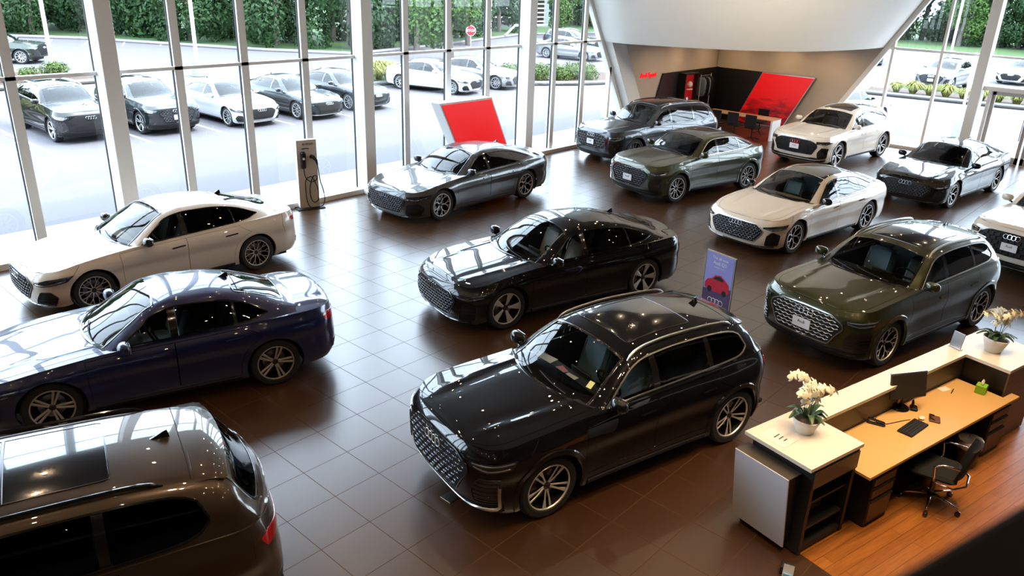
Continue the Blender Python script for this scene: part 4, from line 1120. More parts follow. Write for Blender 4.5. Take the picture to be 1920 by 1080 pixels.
# --- side curtain wall along x = 30.3
PY = [9.45, 7.86]; colsY = [6.5, .4, -5.6]
for y in colsY:
    ncol += 1; c = MB(); c.box((30.1, y, HC / 2), (.46, .31, HC), bev=.01); struct('trim_%d' % ncol, c, M['frame_white'])
def yz_quad(x, pts): return [(x, y, z) for y, z in pts]
baysY = [(11.78, 6.5), (6.5, .4), (.4, -5.6), (-5.6, -8.1)]
for a, b in baysY:
    nw += 1; g = MB(); f = MB(); first = a > 11; zb = 2.42 if (a == 6.5) else .1
    y1 = b + .05; ya = (lambda z: diag_y(z) if first else a - .05)
    g.add(yz_quad(XW, [(ya(zb), zb), (y1, zb), (y1, HC), (ya(HC), HC)]), [(0, 1, 2, 3)])
    w = struct('window_%d' % nw, g, M['pane'])
    for z in (3.36, 6.6): f.box((XW - .045, (ya(z) + y1) / 2, z), (.13, ya(z) - y1, .065))
    if zb < 1: f.box((XW - .08, (ya(0) + y1) / 2, .05), (.26, ya(0) - y1, .10))
    ym = [y for y in PY if b + .2 < y] if first else ([4.9, 3.4, 1.9] if zb > 1 else [a - 1.5, a - 3.0, a - 4.5])
    for y in ym:
        if y < b: continue
        zt = HC if not first else min(HC, (11.78 - y) / .604)
        f.box((XW - .045, y, (zt + (zb if zb > 1 else 0)) / 2), (.15, .085, zt - (zb if zb > 1 else 0)))
    if first:
        q = [(11.78, 0), (11.78 - .20, 0), (11.78 - .20 - .604 * HC, HC), (11.78 - .604 * HC, HC)]
        vs = [(x, y, z) for x in (XW - .14, XW + .05) for y, z in q]
        f.add(vs, [(3, 2, 1, 0), (4, 5, 6, 7), (0, 1, 5, 4), (1, 2, 6, 5), (2, 3, 7, 6), (3, 0, 4, 7)])
    f.build('window_frame', M['frame_white'], w)
# entrance doors below the second side bay
M['door_metal'] = simple('brushed_door_metal', (.52, .49, .45), .35, .4)
nd = 0
mb = MB(); mb.box((30.25, 3.42, 2.36), (.34, 5.9, .14)); mb.box((30.25, 6.12, 1.15), (.26, .10, 2.3)); struct('trim_%d' % (ncol + 1), mb, M['frame_white'])
for y in (6.06, 4.80, 3.52, 2.25):
    nd += 1; y0, y1 = y, y - 1.2
    d = MB(); d.add(yz_quad(XW, [(y0 - .08, .1), (y1 + .08, .1), (y1 + .08, 2.2), (y0 - .08, 2.2)]), [(0, 1, 2, 3)])
    o = struct('door_%d' % nd, d, M['pane'])
    f = MB()
    for yy in (y0 - .05, y1 + .05): f.box((XW, yy, 1.15), (.07, .10, 2.28))
    f.box((XW, (y0 + y1) / 2, 2.22), (.07, 1.2, .12)); f.box((XW, (y0 + y1) / 2, .12), (.07, 1.2, .22))
    f.build('door_frame', M['door_metal'], o)
    h = MB(); h.tube([(XW - .09, y1 + .12, .8), (XW - .09, y1 + .12, 1.5)], .014, 8); h.build('door_handle', M['satin'], o)

# --- the corner lounge: plain walls, leaning pier, and the curved white volume above
mb = MB(); mb.box((27.1, YW + .1, HC / 2), (6.6, .16, HC))
vs = [(24.15, YW - .02, 0), (25.0, YW - .02, 0), (25.0 - .604 * HC, YW - .02, HC), (24.15 - .604 * HC, YW - .02, HC)]
struct('wall_front', mb, M['tan_wall'])
mb = MB(); mb.box((XW + .1, 14.0, HC / 2), (.16, 4.5, HC))
mb.prism([(11.72, 0), (16.2, 0), (16.2, HC), (11.72 - .604 * HC, HC)], XW - .02, XW + .02, M=Matrix(((0, 0, 1, 0), (1, 0, 0, 0), (0, 1, 0, 0), (0, 0, 0, 1))))
struct('wall_side', mb, M['tan_wall'])
# sloping pier between the glazing and the lounge opening
mb = MB()
q = [(24.22, 0), (24.98, 0), (24.98 - .604 * 3.35, 3.35), (24.22 - .604 * 3.35, 3.35)]
vs = [(x, y, z) for y in (YW - .42, YW + .02) for x, z in q]
mb.add(vs, [(3, 2, 1, 0), (4, 5, 6, 7), (0, 1, 5, 4), (1, 2, 6, 5), (2, 3, 7, 6), (3, 0, 4, 7)][:])
ncol += 2; struct('trim_%d' % ncol, mb, M['white_wall'])
mb = MB()
q = [(24.98, 0), (27.5, 0), (27.5, 3.35), (24.98 - .604 * 3.35, 3.35)]
mb.add([(x, YW - .03, z) for x, z in q], [(0, 1, 2, 3)]); struct('wall_lounge', mb, M['tan_wall'])
base = [(22.15, 16.2), (22.12, 15.4), (22.42, 14.4), (22.95, 13.25), (23.75, 12.0), (24.65, 11.15), (25.7, 10.55), (26.8, 10.2), (27.9, 9.98), (29.1, 9.82), (30.3, 9.76)]
t_ = np.linspace(0, 1, len(base)); bx_ = pch(list(zip(t_, [p[0] for p in base]))); by_ = pch(list(zip(t_, [p[1] for p in base])))
cx_, cy_ = 30.3, 16.2; n = 48; vs = []; NZ = 8
for j in range(NZ + 1):
    z = 3.35 + (HC - 3.35) * j / NZ
    for i in range(n + 1):
        t = i / n; x, y = float(bx_(t)), float(by_(t)); dx, dy = x - cx_, y - cy_; l = math.hypot(dx, dy)
        k = .604 * (z - 3.35); vs.append((cx_ + dx * (l + k) / l, cy_ + dy * (l + k) / l, z))
fs = [(j * (n + 1) + i, j * (n + 1) + i + 1, (j + 1) * (n + 1) + i + 1, (j + 1) * (n + 1) + i) for j in range(NZ) for i in range(n)]
fs += [tuple([i for i in range(n + 1)] + [len(vs)])]
vs.append((30.3, 16.2, 3.35))
w = mesh_obj('ceiling_lounge', vs, fs, M['white_wall'], None, 'auto'); w['kind'] = 'structure'
w.data.set_sharp_from_angle(angle=math.radians(40))

# black wall panelling, lettering and red panel of the lounge
t = empty('wall_paneling', (27, 16, 0), label='black wall paneling wrapping the far corner of the lounge', cat='wall panel')
M['panel_black'] = simple('panel_black', (.008, .008, .009), .4)
mb = MB()
vs = [(x, y, z) for y in (YW - .10, YW - .04) for x, z in ((25.3, 0), (30.26, 0), (30.26, 2.06), (26.08, 2.06))]
mb.add([(a - 27, b - 16, c) for a, b, c in vs], [(3, 2, 1, 0), (4, 5, 6, 7), (0, 1, 5, 4), (1, 2, 6, 5), (2, 3, 7, 6), (3, 0, 4, 7)])
mb.build('panel', M['panel_black'], t)
mb = MB()
vs = [(x, y, z) for x in (XW - .10, XW - .04) for y, z in ((13.3, 0), (16.1, 0), (16.1, 2.05), (13.3, 2.05))]
mb.add([(a - 27, b - 16, c) for a, b, c in vs], [(3, 2, 1, 0), (4, 5, 6, 7), (0, 1, 5, 4), (1, 2, 6, 5), (2, 3, 7, 6), (3, 0, 4, 7)])
mb.build('panel', M['panel_black'], t)
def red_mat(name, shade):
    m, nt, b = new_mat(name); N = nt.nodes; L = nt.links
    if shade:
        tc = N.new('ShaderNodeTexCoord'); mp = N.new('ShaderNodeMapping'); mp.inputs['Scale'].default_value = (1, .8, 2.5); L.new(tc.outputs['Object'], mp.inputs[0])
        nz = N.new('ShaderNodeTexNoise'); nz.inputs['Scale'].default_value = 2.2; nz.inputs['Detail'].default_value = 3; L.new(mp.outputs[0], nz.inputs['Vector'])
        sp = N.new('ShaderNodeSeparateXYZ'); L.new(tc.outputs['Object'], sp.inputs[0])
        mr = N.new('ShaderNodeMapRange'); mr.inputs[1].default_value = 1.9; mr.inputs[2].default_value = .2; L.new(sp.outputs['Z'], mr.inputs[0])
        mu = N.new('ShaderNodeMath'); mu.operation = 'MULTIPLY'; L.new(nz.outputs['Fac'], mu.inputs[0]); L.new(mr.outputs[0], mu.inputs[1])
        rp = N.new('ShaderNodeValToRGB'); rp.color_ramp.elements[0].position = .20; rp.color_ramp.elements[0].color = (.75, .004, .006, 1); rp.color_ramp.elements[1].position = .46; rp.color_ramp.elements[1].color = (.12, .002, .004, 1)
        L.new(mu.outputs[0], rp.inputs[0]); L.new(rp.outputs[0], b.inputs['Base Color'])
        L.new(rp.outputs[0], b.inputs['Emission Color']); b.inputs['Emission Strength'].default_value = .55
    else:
        b.inputs['Base Color'].default_value = (.80, .003, .005, 1); b.inputs['Emission Color'].default_value = (.9, .001, .002, 1); b.inputs['Emission Strength'].default_value = .6  # plain face with even emission that keeps its red vivid
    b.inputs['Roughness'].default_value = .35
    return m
M['red_print'] = red_mat('red_backlit_print', True); M['red_face'] = red_mat('red_emissive_face', False)
t = empty('light_panel', (30.1, 13.4, 0), label='red backlit slanted picture panel on the lounge back wall', cat='light panel')
q = [(15.0, .05), (13.0, .05), (12.02, 2.03), (14.08, 2.03)]
def slab_x(x0, x1, q, d=0):
    c = (sum(p[0] for p in q) / 4, sum(p[1] for p in q) / 4)
    return [(x - 30.1, (p[0] + (d if p[0] > c[0] else -d)) - 13.4, p[1] + (d if p[1] > c[1] else -d)) for x in (x0, x1) for p in q]
F6 = [(3, 2, 1, 0), (4, 5, 6, 7), (0, 1, 5, 4), (1, 2, 6, 5), (2, 3, 7, 6), (3, 0, 4, 7)]
mb = MB(); mb.add(slab_x(XW - .20, XW - .10, q, .03), F6); mb.build('panel_frame', M['satin'], t)
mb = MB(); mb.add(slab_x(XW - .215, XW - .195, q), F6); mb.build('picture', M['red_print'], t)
t = text_mesh('Audi Sport', .24, 'wall_sign', simple('red_letter', (.7, .01, .015), .4, emis=(1, .01, .02), es=.8), None, Matrix.Translation((25.12, YW - .06, 2.06)) @ Matrix.Rotation(PI / 2, 4, 'X'), .02)
tag(t, 'red illuminated lettering on the tan lounge wall', 'sign')
# red display niche with folded white garments, dark rack beside it
t = empty('display_niche', (27.7, 16, 0), label='tall red display niche set into the black lounge wall', cat='display')
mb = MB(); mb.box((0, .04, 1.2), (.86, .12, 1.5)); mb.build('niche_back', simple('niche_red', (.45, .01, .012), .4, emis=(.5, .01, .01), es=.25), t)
mb = MB()
for x in (-.46, .46): mb.box((x, -.05, 1.2), (.05, .3, 1.56))
mb.box((0, -.05, 1.97), (.97, .3, .05)); mb.build('niche_frame', M['panel_black'], t)
mb = MB(); v_, f_ = superblob((.1, -.05, 1.55), (.13, .11, .12), 2.2, 14, 8); mb.add(v_, f_); mb.box((.1, -.05, 1.36), (.3, .14, .04)); mb.build('helmet', M['plate_white'], t, True)
t = empty('clothes_rack', (28.75, 15.8, 0), label='black clothes rack with dark jackets beside the red niche', cat='rack')
mb = MB()
for x in (-.4, .4): mb.tube([(x, 0, 0), (x, 0, 1.9)], .015, 6)
mb.tube([(-.4, 0, 1.85), (.4, 0, 1.85)], .015, 6); mb.build('rack_frame', M['satin'], t)
for i in range(6):
    mb = MB(); v_, f_ = superblob((-.3 + i * .12, 0, 1.42), (.045, .22, .38), 3, 10, 8); mb.add(v_, f_); mb.build('jacket', M['seat_dark'] if i % 3 else M['seat_blue'], t, True)

# lounge table with three swivel chairs on this side and one behind
M['table_wood'] = wood_mat('table_oak', (.50, .30, .17), (.58, .37, .22), 3, 3, .35)
t = empty('meeting_table', (27.65, 13.5, 0), label='long wooden meeting table with white slab ends in the lounge', cat='table')
mb = MB(); mb.box((0, 0, .735), (.72, 2.75, .03), bev=.004); mb.build('tabletop', M['table_wood'], t)
for y in (-1.33, 1.33): mb = MB(); mb.box((0, y, .36), (.70, .07, .72), bev=.004); mb.build('slab_leg', M['plate_white'], t)
def swivel(loc, rz, label):
    t = empty('swivel_chair', loc, rz, label, 'chair', 'black swivel chairs at the lounge table')
    mb = MB(); mb.box((0, 0, .45), (.46, .46, .06), bev=.025); mb.build('seat', M['seat_dark'], t, 'auto')
    mb = MB(); mb.box((.22, 0, .70), (.05, .44, .42), bev=.02); mb.build('backrest', M['seat_dark'], t, 'auto')
    mb = MB(); mb.tube([(0, 0, .05), (0, 0, .43)], .022, 8); mb.build('gas_column', M['black_matt'], t)
    for k in range(4):
        a = PI / 4 + k * PI / 2; mb = MB(); mb.tube([(0, 0, .10), (.27 * math.cos(a), .27 * math.sin(a), .02)], .014, 6); mb.build('leg', M['black_matt'], t)
swivel((27.05, 12.75, 0), PI, 'black swivel chair nearest the white table end')
swivel((27.05, 13.45, 0), PI, 'middle black swivel chair on the showroom side of the table')
swivel((27.05, 14.15, 0), PI, 'black swivel chair on the showroom side nearest the black wall')
swivel((28.35, 13.1, 0), 0, 'black swivel chair behind the table, against the red panel')

# red leaning display wall by the front windows
t = empty('display_wall', (15, 15.35, 0), label='leaning red display wall with white edge behind the dark grey fastback', cat='display')
q = [(15.15, 0), (17.05, 0), (15.98, 2.17), (14.02, 2.17)]
mb = MB(); mb.add([(x - 15, y - 15.35, z) for y in (15.28, 15.62) for x, z in q], F6); mb.build('panel_body', M['plate_white'], t)
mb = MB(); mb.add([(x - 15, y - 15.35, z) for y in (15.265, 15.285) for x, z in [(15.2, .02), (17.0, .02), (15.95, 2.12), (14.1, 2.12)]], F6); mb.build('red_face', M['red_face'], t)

# charging totem
M['totem'] = simple('totem_beige', (.60, .53, .44), .5)
t = empty('charging_station', (10.25, 15.78, 0), math.radians(-16), 'beige home charging totem with a coiled black cable by the window', 'charging station')
mb = MB(); mb.box((0, 0, .83), (.47, .14, 1.62), bev=.004); mb.build('totem_body', M['totem'], t)
mb = MB(); mb.box((-.238, .0, .83), (.006, .142, 1.6)); mb.build('side_panel', M['plate_white'], t)
mb = MB(); mb.box((0, .0, .01), (.66, .42, .02)); mb.build('base_plate', M['black_matt'], t)
text_mesh('e-tron', .10, 'lettering', M['plate_ink'], t, Matrix.Translation((.03, -.073, 1.55)) @ Matrix.Rotation(PI / 2, 4, 'X'), .002)
mb = MB(); mb.box((-.11, -.11, 1.18), (.13, .09, .40), bev=.03); ch = mb.build('charger_unit', M['black_gloss'], t, 'auto')
mb = MB(); mb.box((-.11, -.158, 1.22), (.05, .004, .05)); mb.build('charger_display', M['plate_white'], ch)
mb = MB(); mb.tube([(-.12, -.08, 1.44), (-.05, -.14, 1.46), (.03, -.12, 1.45)], .014, 6); mb.build('holder_arm', M['black_matt'], t)
mb = MB(); mb.tube([(.09, -.07, 1.25), (.13, -.13, 1.24), (.19, -.15, 1.16), (.21, -.15, 1.06)], .028, 8, rs=[.05, .045, .03, .018]); mb.build('plug', M['black_matt'], t, True)
pts = [(-.11, -.12, .98), (-.10, -.12, .85), (-.05, -.13, .72), (.06, -.14, .66), (.17, -.14, .70), (.19, -.14, .78), (.12, -.14, .80), (.04, -.13, .66), (.0, -.13, .45), (.02, -.13, .25), (.10, -.13, .15), (.19, -.14, .22), (.20, -.14, .42), (.14, -.14, .62), (.05, -.12, .78), (-.06, -.12, .74), (-.10, -.13, .6), (-.10, -.13, .35), (-.07, -.13, .15), (.0, -.15, .04), (.14, -.16, .03), (.28, -.14, .05), (.36, -.10, .22), (.33, -.08, .45), (.27, -.10, .65), (.24, -.13, .85), (.21, -.15, 1.06)]
P_ = np.array(pts); tt = np.linspace(0, 1, len(P_)); f3 = [pch(list(zip(tt, P_[:, i]))) for i in range(3)]
mb = MB(); mb.tube([tuple(float(f(u)) for f in f3) for u in np.linspace(0, 1, 110)], .011, 6); mb.build('charging_cable', M['black_matt'], t, True)
# ------------------------------------------------------------------ reception desk (its own axes: u along the counter, v towards the cars)
TH = math.radians(-13); OU = (6.92, 2.83)
def uv(u, v, z=0.0): return (OU[0] + u * math.cos(TH) - v * math.sin(TH), OU[1] + u * math.sin(TH) + v * math.cos(TH), z)
M['quartz'] = noisy('cream_solid_surface', (.70, .64, .55), (.74, .68, .60), 3, .35)
M['desk_wood'] = noisy('pale_desk_laminate', (.62, .38, .15), (.66, .41, .17), 2, .3)
M['cab_grey'] = simple('cabinet_taupe', (.065, .055, .042), .45)
M['cab_black'] = simple('cabinet_black', (.006, .006, .007), .5)
M['cab_brown'] = simple('drawer_brown', (.06, .036, .02), .4)
M['white_lac'] = simple('white_lacquer', (.66, .68, .74), .4)
def at_desk(name, label, cat, u=0, v=0, z=0, rz=0, group=None): return empty(name, uv(u, v, z), TH + rz, label, cat, group)

mb = MB()
c_ = [uv(.12, -.74), uv(.12, -6.5), uv(9.5, -6.5), uv(9.5, -.30), uv(4.9, -.30), uv(4.9, -.74)]
mb.prism([(p[0], p[1]) for p in c_], -.05, .006)
wf = mb.build('floor_wood', wood_mat('oak_floor', (.30, .105, .020), (.40, .15, .033), .13, 1.6, .3, -TH), None); wf['kind'] = 'structure'

# near end block with open shelves
t = at_desk('reception_cabinet', 'tall open-shelf end cabinet of the reception desk under the nearer orchid', 'cabinet')
mb = MB()
for c, d in [((.09, -.42, .54), (.05, .74, 1.04)), ((.79, -.42, .54), (.05, .74, 1.04)), ((.44, -.08, .54), (.74, .05, 1.04)), ((.44, -.42, .06), (.74, .72, .06)), ((.44, -.42, 1.02), (.74, .74, .05))]: mb.box(c, d)
mb.build('carcass', M['cab_black'], t)
mb = MB(); mb.box((.44, -.795, .92), (.74, .02, .20)); mb.build('front_panel', M['cab_grey'], t)
mb = MB(); mb.box((.44, -.42, .60), (.66, .68, .025)); mb.build('shelf', M['cab_black'], t)
mb = MB(); mb.box((.44, -.42, .28), (.66, .68, .025)); mb.build('shelf', M['cab_black'], t)
t = at_desk('office_machine', 'grey office machine on the lower shelf of the end cabinet', 'machine', .44, -.45, .293)
mb = MB(); mb.box((0, 0, .09), (.36, .34, .18), bev=.02); mb.build('machine_body', M['cab_grey'], t, 'auto')
mb = MB(); mb.box((0, -.10, .19), (.30, .12, .02), bev=.005); mb.build('control_panel', M['satin'], t)
# white leaning side box
t = at_desk('side_cabinet', 'low white leaning cabinet at the end of the reception desk', 'cabinet')
mb = MB()
q = [(.05, .08), (-.02, .08), (-.145, .93), (.05, .93)]
mb.add([(u, v, z) for v in (-.66, -.02) for u, z in q], F6); mb.build('cabinet_body', M['cab_black'], t)
mb = MB(); q = [(-.018, .07), (-.034, .07), (-.160, .94), (-.144, .94)]
mb.add([(u, v, z) for v in (-.67, -.01) for u, z in q], F6); mb.build('front_panel', M['white_lac'], t)
mb = MB(); mb.add([(u, v, z) for v in (-.67, -.01) for u, z in [(.055, .93), (-.15, .93), (-.15, .942), (.055, .942)]], F6); mb.build('top_panel', M['cab_grey'], t)
# counters
t = at_desk('service_counter', 'high cream counter running along the reception desk to both end blocks', 'counter')
mb = MB(); mb.prism([(-.03, .0), (-.03, -.81), (.84, -.81), (.84, -.29), (3.88, -.29), (3.88, -.83), (4.85, -.83), (4.85, 0)], 1.06, 1.10); mb.build('countertop', M['quartz'], t)
mb = MB(); mb.box((2.86, -.14, .53), (4.0, .22, 1.06)); mb.build('counter_wall', M['cab_grey'], t)
mb = MB(); mb.box((2.86, -.02, .53), (4.0, .02, 1.02)); mb.build('outer_cladding', M['cab_black'], t)
t = at_desk('end_cabinet', 'dark end cabinet carrying the far orchid and small sign', 'cabinet')
mb = MB(); mb.box((4.38, -.53, .53), (.86, .52, 1.06)); mb.build('carcass', M['cab_black'], t)
mb = MB(); mb.box((4.38, -.80, .53), (.87, .02, 1.02)); mb.build('front_panel', wood_mat('cab_veneer', (.16, .11, .075), (.17, .12, .08), 5, 5, .4), t)
# desktop
t = at_desk('desk_worktop', 'long pale wooden worktop behind the counter', 'desk')
mb = MB(); mb.prism([(.86, -.26), (.86, -.94), (4.07, -.94), (4.07, -.84), (3.86, -.84), (3.86, -.26)], .715, .745); mb.build('worktop', M['desk_wood'], t)
mb = MB(); mb.prism([(.87, -.27), (.87, -.93), (4.06, -.93), (4.06, -.85), (3.85, -.85), (3.85, -.27)], .69, .715); mb.build('edge_band', M['cab_black'], t)
def pedestal(u, lab):
    t = at_desk('drawer_pedestal', lab, 'drawers', u, -.60, 0)
    mb = MB(); mb.box((0, .0, .35), (.42, .58, .66)); mb.build('carcass', M['cab_black'], t)
    for z, h in ((.60, .14), (.45, .14), (.22, .28)):
        d = MB(); d.box((0, -.30, z), (.40, .02, h - .012)); o = d.build('drawer', M['cab_brown'], t)
        d = MB(); d.box((0, -.315, z + h / 2 - .02), (.40, .015, .012)); d.build('drawer_pull', M['black_matt'], o)
pedestal(1.25, 'brown three-drawer pedestal under the worktop beside the open-shelf cabinet')
pedestal(3.75, 'brown three-drawer pedestal under the worktop at the far end by the bin')
# things on the worktop
WT = .7455
def P2(x, y, z=0): return (x, y, z)
t = at_desk('computer_monitor', 'black monitor seen from behind on a round black stand', 'monitor', 2.48, -.30, WT, math.radians(-20))
mb = MB(); mb.box((0, -.04, .33), (.50, .03, .31), bev=.008, M=Matrix.Rotation(-.22, 4, 'X')); mb.build('screen_housing', simple('monitor_grey', (.03, .028, .025), .35), t, 'auto')
mb = MB(); mb.box((0, -.005, .483), (.50, .028, .012), M=Matrix.Rotation(-.22, 4, 'X')); mb.build('screen_edge', M['satin'], t)
mb = MB(); mb.lathe([(0, .02), (.10, .02), (.115, .0), (0, 0)], 28, 0, Matrix.Translation((0, .02, 0))); mb.box((0, .03, .12), (.07, .03, .24), bev=.01); mb.build('stand', M['black_gloss'], t, 'auto')
t = at_desk('phone_stand', 'small black phone dock beside the round monitor stand', 'phone', 2.60, -.40, WT, .6)
mb = MB(); mb.box((0, 0, .02), (.12, .08, .03), bev=.01); mb.box((.0, .02, .06), (.08, .02, .10), bev=.008); mb.build('dock', M['black_matt'], t, 'auto')
t = at_desk('keyboard', 'black computer keyboard on the pale worktop', 'keyboard', 2.17, -.64, WT, math.radians(5))
mb = MB(); mb.box((0, 0, .010), (.42, .17, .018), bev=.004); mb.build('keyboard_body', M['black_matt'], t)
mb = MB()
for r_ in range(5):
    for c_ in range(15): mb.box((-.19 + c_ * .0272, -.066 + r_ * .033, .022), (.023, .027, .008))
mb.build('keys', M['cab_black'], t)['kind'] = 'stuff'
t = at_desk('stapler', 'black stapler lying open on the worktop left of the keyboard', 'stapler', 1.88, -.36, WT, math.radians(-62))
mb = MB(); mb.box((0, 0, .012), (.20, .04, .018), bev=.006); mb.build('base', M['black_matt'], t)
mb = MB(); mb.box((.0, .012, .045), (.19, .035, .028), bev=.01, M=Matrix.Rotation(.12, 4, 'Y')); mb.build('arm', M['black_gloss'], t)
t = at_desk('wallet', 'brown leather pouch right of the keyboard', 'pouch', 2.58, -.67, WT, math.radians(30))
mb = MB(); mb.box((0, 0, .012), (.15, .12, .02), bev=.008); mb.build('pouch_body', simple('brown_leather', (.10, .03, .012), .5), t)
mb = MB(); mb.tube([(-.06, 0, .022), (-.05, .05, .045), (.02, .06, .05), (.05, .01, .03)], .008, 6); mb.build('strap', M['black_matt'], t)
t = at_desk('paper_scrap', 'crumpled pale tissue beside the brown pouch', 'paper', 2.46, -.58, WT)
mb = MB(); v_, f_ = superblob((0, 0, .02), (.05, .035, .02), 1.6, 10, 6); mb.add(v_, f_); mb.build('paper', M['paper'], t)
t = at_desk('tissue_box', 'green tissue box with a white tissue on the worktop', 'tissue box', 3.74, -.62, WT, math.radians(14))
mb = MB(); mb.box((0, 0, .055), (.12, .12, .11), bev=.004); mb.build('box', simple('lime_card', (.22, .50, .02), .5), t)
mb = MB(); v_, f_ = superblob((0, 0, .14), (.03, .02, .045), 1.5, 10, 8, lambda q: [q[0] * (1 - q[2] * 6) + .01 * math.sin(q[2] * 60), q[1], q[2]]); mb.add(v_, f_); mb.build('tissue', M['plate_white'], t)
t = at_desk('pen', 'grey pen lying near the far end of the worktop', 'pen', 3.45, -.42, WT, .3)
mb = MB(); mb.tube([(-.07, 0, .006), (.07, 0, .006)], .005, 6); mb.build('barrel', M['black_matt'], t)
t = at_desk('note_card', 'small printed card beside the pen on the worktop', 'card', 3.42, -.33, WT, -.2)
mb = MB(); mb.box((0, 0, .001), (.15, .09, .002)); mb.build('card', M['paper'], t)
t = at_desk('computer_cable', 'thin dark cable looping on the worktop behind the stapler', 'cable', 2.1, -.34, WT)
pts = [(-.06, .07), (-.16, .04), (-.18, -.03), (-.10, -.09), (.02, -.12), (.14, -.15), (.22, -.18)]
mb = MB(); mb.tube([(x, y, .006) for x, y in pts], .004, 5); mb.build('cable', M['black_matt'], t, True)
t = at_desk('flyer', 'white printed flyer on the counter beside the nearer orchid', 'flyer', .16, -.27, 1.1005, math.radians(6))
mb = MB(); mb.box((0, 0, .001), (.24, .30, .002)); fo = mb.build('sheet', M['paper'], t)
mb = MB()
for i in range(3): mb.box((.02, .03 - i * .05, .0026), (.10 - .02 * i, .012, .0012))
mb.build('print', M['cab_grey'], fo)
t = at_desk('table_sign', 'small framed sign standing on the counter by the far orchid', 'sign', 3.93, -.12, 1.10, math.radians(80))
mb = MB(); mb.box((0, 0, .11), (.16, .012, .22), bev=.003, M=Matrix.Rotation(.15, 4, 'X')); mb.build('frame', M['satin'], t)
mb = MB(); mb.box((0, -.009, .11), (.14, .003, .195), M=Matrix.Rotation(.15, 4, 'X')); mb.build('print', simple('brown_print', (.25, .15, .12), .5), t)
mb = MB(); mb.box((0, .01, .006), (.16, .07, .012)); mb.build('foot', M['satin'], t)

